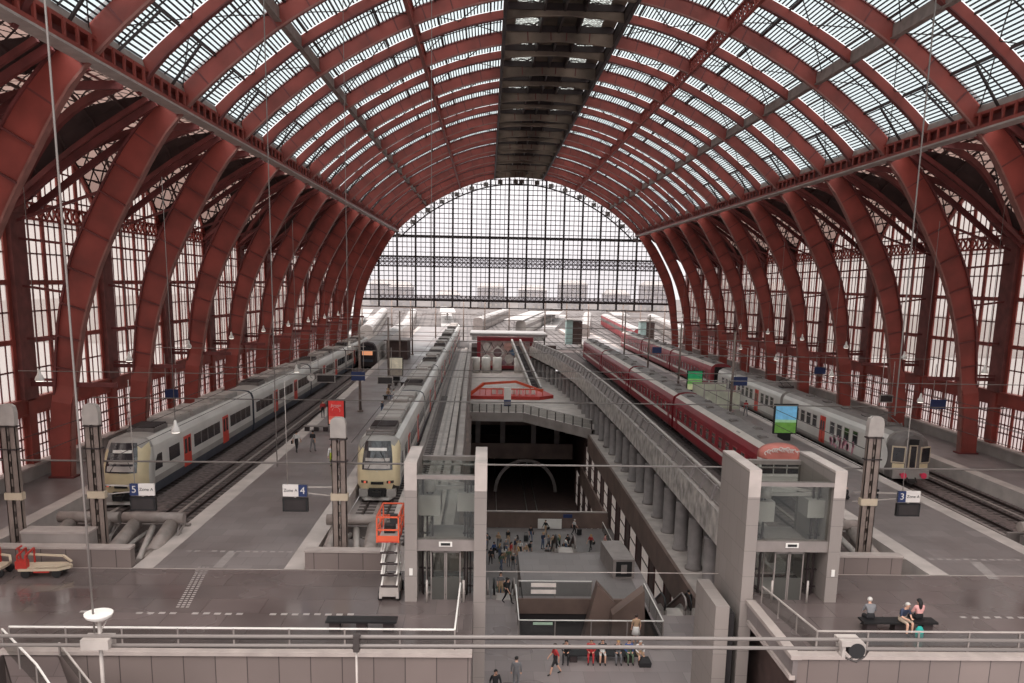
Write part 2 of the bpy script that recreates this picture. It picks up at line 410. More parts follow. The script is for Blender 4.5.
# glazed roof bays
def roof_bay(side):
    mb = MB(); bars = MB()
    ya, yb = 0, BAY
    for i in range(IB+1, IR):
        for (u0, u1) in ((.15, BAY/2-.1), (BAY/2+.1, BAY-.15)):
            a = P(i, 1.15, side, u0); b = P(i, 1.15, side, u1); c = P(i+1, 1.15, side, u1); d = P(i+1, 1.15, side, u0)
            mb.face([a, b, c, d], 0, [(u0, ARC[i]), (u1, ARC[i]), (u1, ARC[i+1]), (u0, ARC[i+1])])
    # glazing bars along the hall at each sub-panel
    last = ARC[IB+1]
    for i in range(IB+1, IR+1):
        if ARC[i]-last >= 2.0 or i == IB+1:
            last = ARC[i]; bars.bar(P(i, 1.08, side, .1), P(i, 1.08, side, BAY-.1), .1, .13, 0)
    for u in (BAY/4, BAY*3/4):
        pts = [P(i, 1.1, side, u) for i in range(IB+1, IR+1)]
        for a, b in zip(pts, pts[1:]): bars.bar(a, b, .07, .07, 0)
    # raking struts from the gallery beam and wind bracing
    foot = (XC+side*26.0, BAY*.5, 24.5)
    for u in (BAY*.2, BAY*.8):
        i = min(range(len(PROF)), key=lambda q: abs(ARC[q]-(ARC[IB]+4.6)))
        bars.bar((XC+side*25.2, u, 24.6), P(i, .9, side, u+(.7 if u < 6 else -.7)), .13, .13, 1)
    a, b, c = P(IB+1, .95, side, 0), P(I1, .95, side, 0), P(I2, .95, side, 0)
    def chain(i0, i1, u0, u1):
        pts = [P(i, .98, side, u0+(u1-u0)*(i-i0)/(i1-i0)) for i in range(i0, i1+1)]
        for p, q in zip(pts, pts[1:]): bars.bar(p, q, .06, .06, 1)
    for (i0, i1) in ((IB+1, I1), (I1, I2), (I2, IR)):
        chain(i0, i1, 0, BAY); chain(i0, i1, BAY, 0)
    return mb, bars
for side, sn in ((-1, 'left'), (1, 'right')):
    g, b = roof_bay(side); gm = g.mesh('pane', ['roofglass']); bm_ = b.mesh('glazing_bars', ['iron', 'iron'])
    for k in range(NB):
        o = bpy.data.objects.new('window_%d' % (k+1+(20 if side > 0 else 0)), bm_); C.objects.link(o); o.location = (0, RIBY[k], 0)
        tag(o, 'curved louvred skylight bay on the %s roof slope, %s from the camera' % (sn, dist[k]), 'skylight', kind='structure')
        q = bpy.data.objects.new('pane', gm); C.objects.link(q); q.parent = o
# dark lantern along the crown
mb = MB(); W = 5.0
zc = 36.1
def lz(x): return zc+1.1*(1-(abs(x)/5.2)**2)
xs = [-5, -3.9, -1.7, -.5, .5, 1.7, 3.9, 5]
for k in range(NB):
    for half in (0, 1):
        ya = RIBY[k]+half*BAY/2; yb = ya+BAY/2
        for i in range(len(xs)-1):
            xa, xb = xs[i], xs[i+1]
            glass = i in (1, 5)
            mb.face([(XC+xa, ya, lz(xa)), (XC+xb, ya, lz(xb)), (XC+xb, yb, lz(xb)), (XC+xa, yb, lz(xa))], 1 if glass else 0,
                    [(xa, ya), (xb, ya), (xb, yb), (xa, yb)])
        if k < NB: # little lace-like arch brackets
            for s in (-1, 1):
                cx = XC+s*2.8
                pts = [(cx+1.0*math.cos(t), ya+BAY/4+2.2*math.sin(t), lz(2.8)-.12) for t in [PI*2*j/14 for j in range(15)]]
                for p, q in zip(pts, pts[1:]): mb.bar(p, q, .12, .1, 2)
                mb.bar((cx-1, ya+.5, lz(2.8)-.1), (cx+1, yb-.5, lz(2.8)-.1), .16, .1, 2); mb.bar((cx+1, ya+.5, lz(2.8)-.1), (cx-1, yb-.5, lz(2.8)-.1), .16, .1, 2)
        mb.box(XC-5, XC+5, ya-.22, ya+.22, 35.75, 36.3, 2)
for x in (-1.7, .0, 1.7): mb.box(XC+x-.09, XC+x+.09, RIBY[0], RIBY[-1], 35.7, 36.9, 2)
struct('ceiling', mb, ['lantern', 'lantglass', 'iron'], 'dark boarded lantern ceiling with lacy openings along the crown of the roof', 'ceiling')
# ---------------------------------------------------------------- side aisles: walls, pilasters, windows, groined ceilings
WX = 36.6
for side, sn in ((-1, 'left'), (1, 'right')):
    X = lambda x: XC+side*x
    mb = MB()
    def bx(x0, x1, y0, y1, z0, z1, mi): a, b = sorted((X(x0), X(x1))); mb.box(a, b, y0, y1, z0, z1, mi)
    bx(WX-.5, WX+.4, YA, YB, 0, .85, 2); bx(WX-.6, WX+.4, YA, YB, .85, .97, 3)
    bx(WX-.15, WX+.35, YA, YB, 4.3, 5.25, 0); bx(WX-.3, WX+.35, YA, YB, 5.2, 5.35, 0); bx(WX-.22, WX+.35, YA, YB, 4.2, 4.32, 0)
    for y in RIBY:
        bx(WX-.35, WX+.35, y-.9, y+.9, 5.3, 17.8, 1); bx(WX-.5, WX+.35, y-1, y+1, 17.3, 18, 1)
        bx(WX-.3, WX+.35, y-.45, y+.45, .9, 5.3, 0)
    for y in [RIBY[0]+BAY*k/10+0 for k in range(10*NB)]:
        pass
    struct('wall_'+sn, mb, ['red', 'pil', 'concrete', 'coping'], '%s side wall framing with plinth, red transom band and iron pilasters' % sn, 'wall')
    # window bay mesh
    fr = MB(); pn = MB(); lo = MB()
    def yb_(y0, y1, z0, z1, w_, mi=0, x0=WX+.02, x1=WX+.09):
        a, b = sorted((X(x0), X(x1))); fr.box(a, b, y0, y1, z0, z1, mi)
    def gable(u): t = 1-abs(u-BAY/2)/(BAY/2); return 17.6+4.6*math.sin(min(1, t*1.05)*PI/2)
    for u in [1.1+(BAY-2.2)*j/4 for j in range(5)]:       # red mullions
        yb_(u-.21, u+.21, 5.3, gable(u), 0, 0, WX-.04, WX+.1)
    nU = 12
    for j in range(nU+1):
        u = 1.1+(BAY-2.2)*j/nU; yb_(u-.045, u+.045, 5.3, gable(u), 0, 1)
    z = 5.3+1.9
    while z < 21:
        t = [u/20*BAY for u in range(21) if gable(u/20*BAY) > z]
        if t: yb_(max(.3, min(t)), min(BAY-.3, max(t)), z-.05, z+.05, 0, 1)
        z += 1.9
    for z in (9.1, 12.9): yb_(.7, BAY-.7, z-.16, z+.16, 0, 0, WX-.06, WX+.1)
    # lattice girder band at the springing
    yb_(.6, BAY-.6, 17.0, 17.15, 0, 0, WX-.2, WX+.25); yb_(.6, BAY-.6, 18.0, 18.15, 0, 0, WX-.2, WX+.25)
    for j in range(13):
        u = .8+(BAY-1.6)*j/13; u2 = u+(BAY-1.6)/13
        fr.bar((X(WX-.1), u, 17.1), (X(WX-.1), u2, 18.1), .12, .1, 0); fr.bar((X(WX-.1), u2, 17.1), (X(WX-.1), u, 18.1), .12, .1, 0)
    us = [.3+(BAY-.6)*j/20 for j in range(21)]
    for a, b in zip(us, us[1:]):
        pn.face([(X(WX+.07), a, 5.3), (X(WX+.07), b, 5.3), (X(WX+.07), b, gable(b)), (X(WX+.07), a, gable(a))])
        fr.bar((X(WX), a, gable(a)), (X(WX), b, gable(b)), .3, .35, 0)
    # low windows
    for j in range(7):
        u = .6+(BAY-1.2)*j/6; yb_(u-.16, u+.16, 1.0, 4.3, 0, 0, WX-.02, WX+.1)
    for j in range(25):
        u = .6+(BAY-1.2)*j/24; yb_(u-.04, u+.04, 1.0, 4.3, 0, 1)
    for z in (2.0, 2.7, 3.5): yb_(.6, BAY-.6, z-.045, z+.045, 0, 1)
    lo.face([(X(WX+.07), .3, .9), (X(WX+.07), BAY-.3, .9), (X(WX+.07), BAY-.3, 4.3), (X(WX+.07), .3, 4.3)])
    fm = fr.mesh('window_frame', ['red', 'red_dark']); pm = pn.mesh('pane', ['wallglass']); lm = lo.mesh('low_pane', ['lowglass'])
    for k in range(NB):
        o = bpy.data.objects.new('window_%d' % (k+50+(20 if side > 0 else 0)), fm); C.objects.link(o); o.location = (0, RIBY[k], 0)
        tag(o, 'tall gabled red iron window with frosted panes in the %s wall, %s bay from the camera' % (sn, dist[k]), 'window', kind='structure')
        for nm, me in (('pane', pm), ('low_pane', lm)):
            q = bpy.data.objects.new(nm, me); C.objects.link(q); q.parent = o
    # groined aisle ceiling bay
    sk = MB(); rb = MB()
    bxm = 26.6; zb = 24.2
    def roofpt(t, u, off=0): # t 0 at the beam .. 1 at the wall
        zw = gable(u) if True else 0
        x = bxm+(WX-bxm)*t; z = zb+(zw-zb)*t-.0
        # slight vaulting
        return (X(x), u, z+.9*math.sin(t*PI)*(1 if 1 < u < BAY-1 else .4)+off)
    us = [BAY*j/12 for j in range(13)]; ts = [j/6 for j in range(7)]
    for a, b in zip(us, us[1:]):
        for t0, t1 in zip(ts, ts[1:]):
            glass = 1.3 < (a+b)/2 < BAY-1.3
            q = [roofpt(t0, a), roofpt(t0, b), roofpt(t1, b), roofpt(t1, a)]
            uv = [(a, t0*10), (b, t0*10), (b, t1*10), (a, t1*10)]
            near_valley = abs((a+b)/2-BAY/2) > BAY/2-2.2*(1.15-(t0+t1)/2*.6)
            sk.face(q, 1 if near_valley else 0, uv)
    for t in (.2, .4, .6, .8):
        for a, b in zip(us, us[1:]): rb.bar(roofpt(t, a, -.12), roofpt(t, b, -.12), .14, .16, 0)
    for s_ in (0, 1):   # curved groin ribs and straight valley beams
        pts = []
        for j in range(11):
            t = j/10; u = BAY/2*(1-t) if s_ == 0 else BAY/2+BAY/2*t
            u = max(.5, min(BAY-.5, u)); p = roofpt(t, u, -.35)
            pts.append((p[0], u, p[2]-.8*math.sin(t*PI)))
        for p, q in zip(pts, pts[1:]): rb.bar(p, q, .28, .45, 1)
        u = 1.3 if s_ == 0 else BAY-1.3
        pts = [(X(bxm+(WX-bxm-.3)*t), u, zb-.3+(17.5-zb)*t+.25*math.sin(t*PI)) for t in ts]
        for p, q in zip(pts, pts[1:]): rb.bar(p, q, .3, .4, 1)
        u = 2.6 if s_ == 0 else BAY-2.6
        pts = [(X(bxm+(WX-bxm-.3)*t), u-(u-BAY*s_)*0.45*t, zb-.3+(17.7-zb)*t+.4*math.sin(t*PI)) for t in ts]
        for p, q in zip(pts, pts[1:]): rb.bar(p, q, .2, .3, 1)
    for t in (.12, .5, .88):
        rb.bar(roofpt(t, BAY/2-2, -.1), roofpt(t, BAY/2+2, -.1), .1, .1, 1)
    # tie bars from pilaster to rib at three heights (built at the bay's first rib plane)
    for z, xi in ((15.2, 31.2), (12.2, 32.7), (9.3, 33.8), (6.6, 34.4)):
        rb.bar((X(WX-.3), 0, z+.5 if z > 12 else z), (X(xi), 0, z), .14, .16, 1)
    rb.bar((X(WX-.3), 0, 16.8), (X(30.6), 0, 18.8), .16, .18, 1)
    rb.bar((X(WX+.0), 0, 6.3), (X(30.6), 0, 6.3), .12, .3, 2)
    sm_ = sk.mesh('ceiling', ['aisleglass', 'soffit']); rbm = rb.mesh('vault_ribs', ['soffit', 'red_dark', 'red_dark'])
    for k in range(NB):
        o = bpy.data.objects.new('ceiling_aisle', sm_); C.objects.link(o); o.location = (0, RIBY[k], 0)
        tag(o, 'groined lattice aisle ceiling behind the %s gallery beam, %s bay from the camera' % (sn, dist[k]), 'ceiling', kind='structure')
        q = bpy.data.objects.new('vault_ribs', rbm); C.objects.link(q); q.parent = o
# ---------------------------------------------------------------- great end screen
YE = 186.4
def archz(x):
    x = abs(x-XC)
    for a, b in zip(PROF, PROF[1:]):
        if b[0] <= x <= a[0] and a[0] != b[0]: return a[1]+(b[1]-a[1])*(a[0]-x)/(a[0]-b[0])
    return 0 if x > 33.5 else 35
fr = MB(); ms = [XC-1.95+3.9*(k-8) for k in range(18)]
def sbar(x0, x1, z0, z1, mi, d=.15): fr.box(x0, x1, YE-d, YE+d, z0, z1, mi)
for x in ms:
    if abs(x-XC) < 33: sbar(x-.17, x+.17, 8.0, archz(x), 0, .3)
def span(z):
    for i, (x, zz) in enumerate(PROF):
        if zz >= z: return PROF[max(i-1, 0)][0]
    return 0
for z, h, mi in ((9.5, .45, 0), (22.75, .42, 1), (18.5, .34, 1), (16.4, .12, 1), (8.0, .2, 1)): s_ = span(z); sbar(XC-s_, XC+s_, z-h/2, z+h/2, mi, .25)
z = 10.45
while z < 34.5:
    s_ = span(z)
    if s_ > 1: sbar(XC-s_, XC+s_, z-.07, z+.07, 1, .05)
    z += 1.0
x = XC-33
while x < XC+33:
    if archz(x) > 10: sbar(x-.065, x+.065, 9.5, archz(x), 1, .05)
    x += .975
# lace band and arch border
pts = [(XC+s*p[0], YE, p[1]) for s in (-1,) for p in PROF]+[(XC+p[0], YE, p[1]) for p in reversed(PROF)]
scr = struct('window_100', fr, ['iron', 'iron'], 'huge arched glazed end screen closing the far end of the hall', 'window')
pn = MB()
pp = [q for q in PROF if q[1] >= 9.5]
for s in (-1, 1):
    for a, b in zip(pp, pp[1:]): pn.face([(XC+s*a[0], YE+.1, 9.5), (XC+s*b[0], YE+.1, 9.5), (XC+s*b[0], YE+.1, b[1]), (XC+s*a[0], YE+.1, a[1])])
pn.build('pane', ['endglass'], scr)
lc = MB()
lc.face([(XC-31, YE-.08, 16.5), (XC+31, YE-.08, 16.5), (XC+31, YE-.08, 18.4), (XC-31, YE-.08, 18.4)], 0, [(-31, 0), (31, 0), (31, 1.9), (-31, 1.9)])
lc.face([(XC-29, YE-.08, 9.7), (XC+29, YE-.08, 9.7), (XC+29, YE-.08, 10.5), (XC-29, YE-.08, 10.5)], 0, [(-29, 0), (29, 0), (29, .8), (-29, .8)])
lc.build('lace_band', ['lace'], scr)
bd = MB()
for s in (-1, 1):
    for i in range(IB, len(PROF)-1):
        a, b = P(i, -1.4, s, YE-.6), P(i+1, -1.4, s, YE-.6); bd.bar(a, b, .25, .25, 0)
        a2, b2 = P(i, -.2, s, YE-.6), P(i+1, -.2, s, YE-.6)
        bd.bar(a, a2, .12, .12, 0)
        if i % 3 == 0: bd.box((a[0]+a2[0])/2-.5, (a[0]+a2[0])/2+.5, YE-.62, YE-.58, (a[2]+a2[2])/2-.45, (a[2]+a2[2])/2+.4, 1)
bd.build('arch_border', ['iron', 'grey'], scr)
# ================================================================ FLOORS, VOID, LEVELS
LEt = [(30, -5.1), (39, -5.7), (41, -6.9), (67, -7.0), (120, -7.8), (190, -8.6)]
REt = [(39, 8.8), (47, 8.95), (57, 9.15), (72, 9.3), (90, 9.45), (112, 9.25), (137, 8.8), (160, 7.4), (180, 5.0), (190, 3.8)]
BE = lambda y: interp([(39, 8.3), (45.6, 8.75), (54, 8.95), (73, 9.1), (102, 8.6), (139, 6.7), (161, 4.8), (190, 2.5)], y)
LE = lambda y: interp(LEt, y)
RE = lambda y: interp(REt, y)
ISL = lambda y: interp([(39, -21.7), (70, -21.8), (124, -23.0), (190, -24.2), (300, -27)], y)
def floor(mb, mats, label): return struct('floor', mb, mats, label, 'floor')
def strip(mb, ys, xa, xb, z, mi, zb=None, side=None):
    for a, b in zip(ys, ys[1:]):
        mb.face([(xa(a), a, z), (xb(a), a, z), (xb(b), b, z), (xa(b), b, z)], mi)
        if zb is not None:
            if 'L' in side: mb.face([(xa(a), a, zb), (xa(a), a, z), (xa(b), b, z), (xa(b), b, zb)], mi if len(side) < 3 else int(side[-1]))
            if 'R' in side: mb.face([(xb(a), a, z), (xb(a), a, zb), (xb(b), b, zb), (xb(b), b, z)], mi if len(side) < 3 else int(side[-1]))
def yr(a, b, st):
    n = max(1, round((b-a)/st)); return [a+(b-a)*i/n for i in range(n+1)]
K = lambda v: (lambda y: v)
# near deck
mb = MB()
mb.box(-46, -5.65, 29.8, 39.0, -.5, 0, 0); mb.box(6.5, 50, 29.8, 39.0, -.5, 0, 0)
mb.box(-46, -22.6, 10, 29.8, -.5, 0, 0)
floor(mb, ['deck'], 'dark glossy granite cross platform at the head of the tracks')
# white tactile dashes and tile fields
mb = MB()
def dash(x, y, w_, h): mb.face([(x-w_/2, y-h/2, .006), (x+w_/2, y-h/2, .006), (x+w_/2, y+h/2, .006), (x-w_/2, y+h/2, .006)])
def row(x0, x1, y, st=.42, skip=.12):
    x = x0
    while x < x1:
        if random.random() > skip: dash(x, y+random.uniform(-.03, .03), .26, .2)
        x += st
row(-45, -24, 33.6, .5, .55); row(-21.5, -20, 33.6, .5, .5); row(-19.2, -10.5, 33.5, .45, .15); row(13, 30, 33.7, .5, .25)
row(-20.4, -17.8, 41.7, .42, .05); row(-17.5, -14.2, 41.7, .42, .05); row(14.5, 22.8, 41.5, .45, .05)
for i in range(22):
    y = 34.2+i*.24
    for k in range(3): dash(-17.9-.09*i*.4+k*.2, y, .13, .12)
for i in range(26): dash(19.2+i*.02, 38.6+i*.1 if i < 30 else 0, .55, .08)
for i in range(14): dash(-17.8, 39.3+i*.17, .45, .12)
struct('trim_60', mb, ['mark'], 'rows of worn white tactile dashes across the cross platform', 'floor marking')
mb = MB(); mb.box(-46, 50, 38.96, 39.04, 0, .012)
struct('trim_61', mb, ['coping'], 'thin pale joint line where the platforms meet the cross platform', 'floor trim')
# granite faces of the deck
mb = MB()
for x0, x1 in ((-22.6, -5.65), (6.5, 50)):
    mb.box(x0, x1, 29.6, 29.85, -6.8, -.02, 0); mb.box(x0-.05, x1+.05, 29.5, 29.95, -.02, .12, 1)
struct('wall_front', mb, ['granite', 'coping'], 'granite clad front face of the cross platform with pale coping', 'wall')
mb = MB()
mb.box(6.3, 6.49, 29.55, 35.2, -.85, -.03, 0); mb.box(7.2, 7.4, 30, 39, -6.8, -.5, 2); mb.box(6.2, 6.6, 29.48, 35.2, -.03, .13, 1)
mb.box(6.2, 6.41, 29.52, 34.9, -.85, -.68, 1)
mb.box(-5.78, -5.66, 29.9, 40, -6.8, -.01, 0)
struct('wall_void_near', mb, ['graniteside', 'coping', 'darkbrown'], 'granite side face of the deck beside the right lift tower', 'wall')
# platforms
def platform(label, xa, xb, y0, y1, e, st=8):
    mb = MB(); ys = yr(y0, y1, st)
    la = (lambda y: xa(y)+(.95 if 'L' in e else 0)); rb_ = (lambda y: xb(y)-(.95 if 'R' in e else 0))
    strip(mb, ys, la, rb_, 0, 0)
    if 'L' in e: strip(mb, ys, xa, la, .012, 1, -1.0, 'L')
    if 'R' in e: strip(mb, ys, rb_, xb, .012, 1, -1.0, 'R')
    mb.face([(xa(y0), y0, 0), (xb(y0), y0, 0), (xb(y0), y0, -1), (xa(y0), y0, -1)], 1)
    floor(mb, ['plat', 'edge'], label)
platform('grey side platform along the left wall with a pale edge', K(-37), K(-30.1), 39, 188, 'R')
platform('wide grey island platform left of the void with pale edges', ISL, lambda y: interp([(39, -13.7), (126, -14.1), (200, -14.4)], y), 39, 260, 'LR')
platform('wide grey island platform between the red coaches and the white train', K(16.3), K(24.0), 39, 260, 'LR')
platform('grey side platform along the right wall with a pale edge', K(31.4), K(38), 39, 188, 'L')
# track beds
mb = MB(); ys = yr(39.3, 260, 8)
strip(mb, ys, K(-30.1), ISL, -.98, 0); strip(mb, ys, K(24), K(31.4), -.98, 0)
ys2 = yr(40, 190, 6)
strip(mb, ys2, K(-13.75), lambda y: LE(y)-.0, -.98, 1)
ys3 = yr(40, 190, 5)
strip(mb, ys3, lambda y: RE(y)+1.0, K(16.3), -.98, 0)
floor(mb, ['ballast', 'slabtrack'], 'ballasted and slab track beds between the platforms')
def track(label, xc_, y0, y1):
    mb = MB(); ys = yr(y0, y1, 10)
    for s in (-.75, .75):
        for a, b in zip(ys, ys[1:]): mb.bar((xc_(a)+s, a, -.88), (xc_(b)+s, b, -.88), .1, .16, 0)
    y = y0+.3
    while y < min(y1, 110): mb.box(xc_(y)-1.25, xc_(y)+1.25, y-.13, y+.13, -.99, -.95, 1); y += .75
    for a, b in zip(ys, ys[1:]): mb.bar((xc_(a), a, -.93), (xc_(b), b, -.93), .22, .08, 2)
    o = mb.build('railway_track', ['rail', 'sleeper', 'pipe']); tag(o, label, 'track'); return o
T5 = K(-28.3); T6 = lambda y: interp([(39, -24.1), (90, -24.3), (143, -25.0), (260, -27)], y)
T4 = lambda y: interp([(39, -11.95), (75, -12.3), (126, -12.9), (206, -13.0), (260, -13)], y)
T3 = lambda y: interp([(39, -8.9), (75, -9.2), (126, -9.9), (190, -10.3)], y)
T1 = K(14.35); T2 = K(26.2); T0 = K(29.8)
track('railway track under the grey commuter train by the left platform', T5, 47.2, 190)
track('empty railway track along the left edge of the island platform', T6, 47.2, 260)
track('railway track under the yellow fronted train beside the left lift tower', T4, 47.2, 260)
track('empty slab track beside the left edge of the void', T3, 46, 189)
track('railway track under the nearest red coaches', T1, 47.2, 189)
track('railway track under the white train with red doors', T2, 47.2, 260)
track('empty railway track beside the right wall platform', T0, 47.2, 260)
# pale slab strips beside track 3 and parapet
mb = MB(); ys = yr(41, 189, 6)
for a, b in zip(ys, ys[1:]):
    mb.bar((LE(a)-.25, a, -.3), (LE(b)-.25, b, -.3), .5, 1.2, 0)
    mb.bar((LE(a)-1.15, a, -.76), (LE(b)-1.15, b, -.76), .55, .14, 1)
    mb.bar((T3(a)-1.6, a, -.72), (T3(b)-1.6, b, -.72), .4, .2, 1)
    mb.bar((T3(a), a, -.95), (T3(b), b, -.95), .9, .08, 1)
struct('trim_62', mb, ['concrete', 'concrete_l'], 'low concrete parapet along the left edge of the void', 'parapet')
# void side walls
mb = MB()
for a, b in zip(ys, ys[1:]):
    mb.face([(LE(a), a, .25), (LE(b), b, .25), (LE(b), b, -20), (LE(a), a, -20)], 0)
    mb.bar((LE(a)+.1, a, -2.9), (LE(b)+.1, b, -2.9), .5, .5, 1); mb.bar((LE(a)+.1, a, -6.6), (LE(b)+.1, b, -6.6), .8, .9, 1)
mb.face([(-6.9, 41, .2), (-5.7, 39.9, .2), (-5.7, 39.9, -13), (-6.9, 41, -13)], 0)
struct('wall_left_void', mb, ['concrete', 'brown'], 'concrete retaining wall on the left side of the void', 'wall')
mb = MB(); ys = yr(39, 189, 3.0)
for a, b in zip(ys, ys[1:]):
    G0, G1 = RE(a), RE(b)
    mb.face([(G0, a, -.05), (G1, b, -.05), (G1-.05, b, -2.05), (G0-.05, a, -2.05)], 1)
    mb.face([(G0, a, -.05), (G1, b, -.05), (G1+1.1, b, -.02), (G0+1.1, a, -.02)], 0)
    mb.face([(G0+1.1, a, -.02), (G1+1.1, b, -.02), (G1+1.1, b, -1.1), (G0+1.1, a, -1.1)], 0)
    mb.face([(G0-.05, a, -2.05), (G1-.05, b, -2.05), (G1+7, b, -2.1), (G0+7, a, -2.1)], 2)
    mb.face([(G0+.02, a, -.9), (G1+.02, b, -.9), (G1, b, -.02), (G0, a, -.02)], 1)
struct('wall_girder', mb, ['concrete', 'girder_face', 'darkbrown'], 'long curving concrete girder carrying the tracks over the right of the void', 'girder')
# railing on the girder
rl = empty('balustrade', (0, 0, 0), 0, 'steel balustrade with box panels curving along the concrete girder', 'railing')
mb = MB(); ys = yr(41, 188, 3.1)
for a, b in zip(ys, ys[1:]):
    mb.tube([(RE(a)+.8, a, 1.0), (RE(b)+.8, b, 1.0)], .13, 8, 0, False)
mb.build('handrail', ['greyl'], rl)
pst = MB(); pst.sweep([[(.2, -.16, -.05), (.45, -.16, -.05), (.45, .16, -.05), (.2, .16, -.05)], [(.5, -.16, .95), (.85, -.16, .95), (.85, .16, .95), (.5, .16, .95)]]); pst = pst.mesh('post', ['column'])
for a, b in zip(ys, ys[1:]):
    o = bpy.data.objects.new('post', pst); C.objects.link(o); o.parent = rl; o.location = (RE(a), a, 0)
    mb = MB(); x0, x1 = RE(a), RE(b)
    mb.face([(x0+.36, a+.25, .1), (x1+.36, b-.25, .1), (x1+.6, b-.25, .8), (x0+.6, a+.25, .8)]); mb.bar((x0+.6, a+.2, .82), (x1+.6, b-.2, .82), .1, .08); mb.bar((x0+.36, a+.2, .08), (x1+.36, b-.2, .08), .1, .08)
    mb.build('panel', ['grey'], rl)
# round columns
cm = MB(); cm.lathe((0, 0, -6.35), [(.62, 0), (.62, .25), (.5, .3), (.5, 3.75), (.5, 3.8)], 18); cme = cm.mesh('column', ['column'])
k = 0; y = 49.0
while y < 188:
    x = RE(y)+.55
    o = bpy.data.objects.new('column', cme); C.objects.link(o); o.location = (x, y, 0)
    tag(o, 'round grey concrete column in the row under the curved girder', 'column', 'round columns under the girder'); o['kind'] = 'structure'
    y += 4.6; k += 1
# --- level 0 concourse (z -6.3)
ZA, ZP, ZT = -6.3, -13.0, -19.6
mb = MB()
mb.box(-9, 16, 6, 45.9, ZA-.5, ZA, 0); mb.box(-9, -3.1, 45.9, 52.2, ZA-.5, ZA, 0); mb.box(4.9, 16, 45.9, 50.2, ZA-.5, ZA, 0)
mb.box(4.9, 5.8, 50.2, 61.7, ZA-.5, ZA, 0)
floor(mb, ['lowfloor'], 'pale tiled concourse floor below, seen between the two decks')
mb = MB(); mb.box(-50, -9.02, 6, 29.5, -3.3, -3.0, 0); mb.box(-22.6, -22.5, 10, 29.6, -3, -.02, 0)
floor(mb, ['deck'], 'dark granite landing at the foot of the bottom left stair')
mb = MB(); mb.box(-2.7, 4.9, 52.2, 61.7, ZA-.5, ZA, 0)
floor(mb, ['pitfloor'], 'plain grey landing behind the square opening in the concourse')
mb = MB(); mb.box(-3.1, 4.9, 45.8, 53, -9.7, -9.5, 0)
for x in (-1.5, 0, 1.5, 3): mb.box(x-.06, x+.06, 45.9, 52.2, -9.5, -9.46, 1)
struct('floor', mb, ['darkbrown', 'dark'], 'dark floor at the bottom of the square opening', 'floor')
mb = MB()
mb.box(-3.1, 4.9, 52.0, 52.2, -7.3, ZA, 1); mb.box(-3.1, 4.9, 52.1, 52.2, -9.5, -7.3, 2); mb.box(-3.2, -3.1, 45.9, 52.2, -9.5, ZA-.02, 1); mb.box(4.9, 5.0, 45.9, 52.2, -9.5, ZA-.02, 1)
mb.box(-2.7, 5.8, 61.6, 61.8, -9, ZA, 0); mb.box(-3.1, 4.9, 45.8, 45.9, -9.5, ZA-.02, 2)
struct('wall_opening', mb, ['concrete', 'brown', 'dark'], 'brown stone sides of the square opening in the concourse', 'wall')
mb = MB()
mb.box(8.55, 16, 45, 113, -6.9, ZA+.0, 0)
struct('floor', mb, ['concrete_l'], 'pale gallery ledge on which the round columns stand', 'floor')
mb = MB()
mb.box(8.4, 8.65, 50, 113, -8.6, ZA+.02, 0); mb.box(8.35, 8.65, 92, 120, -14.6, ZP+.9, 1)
struct('wall_gallery', mb, ['brown', 'brown'], 'brown stone fascia bands of the galleries on the right of the void', 'wall')
mb = MB(); mb.box(14.5, 14.7, 45, 190, -6.3, -1, 0); mb.box(9.6, 9.8, 50, 190, -20, -6.9, 0); mb.box(-9, 10, 190, 190.2, -20, 0, 0)
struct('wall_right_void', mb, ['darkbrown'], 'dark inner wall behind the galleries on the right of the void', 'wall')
# tall backlit openings, two rows
def opening(y, z0, z1, lab, grp):
    o = empty('wall_panel', (8.6, y, z0), 0, lab, 'wall panel', grp, 'structure')
    a = MB(); h = z1-z0
    a.box(-.12, .3, -.25, .05, 0, h); a.box(0, .3, 3.95, 4.1, 0, h); a.build('jamb', ['jamb'], o)
    b = MB(); b.box(.06, .12, .05, 3.95, .25, h)
    b.build('panel', ['whitepanel'], o)
    c = MB()
    for q in (.33, .66): c.box(.0, .06, .05, 3.95, h*q-.05, h*q+.05)
    c.box(-.05, .3, 4.1, 5.95, 0, h); c.build('pier', ['darkbrown'], o)
y = 56.0; k = 0
while y < 112: opening(y, ZP, -8.5, 'tall backlit panel between oxblood jambs in the upper gallery row', 'upper gallery panels'); y += 6.2
y = 92.5
while y < 125: opening(y, ZT, -14.4, 'tall backlit panel between oxblood jambs in the lower gallery row', 'lower gallery panels'); y += 6.2
# --- lower levels
zt0 = -6.95
mb = MB(); mb.box(-8, 10, 38, 91.2, ZP-.5, ZP, 0)
floor(mb, ['pitfloor'], 'grey floor of the lower level crowded with travellers')
mb = MB(); mb.box(-9, 10, 91.5, 191, ZT-.5, ZT, 0)
mb2 = MB()
for x_ in (-5, -3.5, 1.0, 2.5): mb2.box(x_-.06, x_+.06, 92, 190, ZT, ZT+.15)
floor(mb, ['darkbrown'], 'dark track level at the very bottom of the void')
o = mb2.build('railway_track', ['chrome']); tag(o, 'steel rails of the two tracks at the very bottom of the void', 'track')
mb = MB(); mb.box(-8, 8.3, 91.3, 91.6, ZP, ZP+1.75, 0); mb.box(-8, 8.3, 91.25, 91.65, ZP+1.75, ZP+1.85, 1)
struct('wall_parapet', mb, ['brown', 'coping'], 'brown parapet closing the crowded lower floor', 'wall')
mb = MB(); mb.box(-8.4, 8.8, 136, 190, ZP-1.2, ZP, 0); mb.box(-8.4, 8.8, 135.8, 136, ZP-1.4, ZP+1.1, 0); mb.box(-8.4, 8.8, 150, 151, ZP, -7, 1)
mb.box(-8.4, 9, 168, 168.5, ZT, ZP, 1)
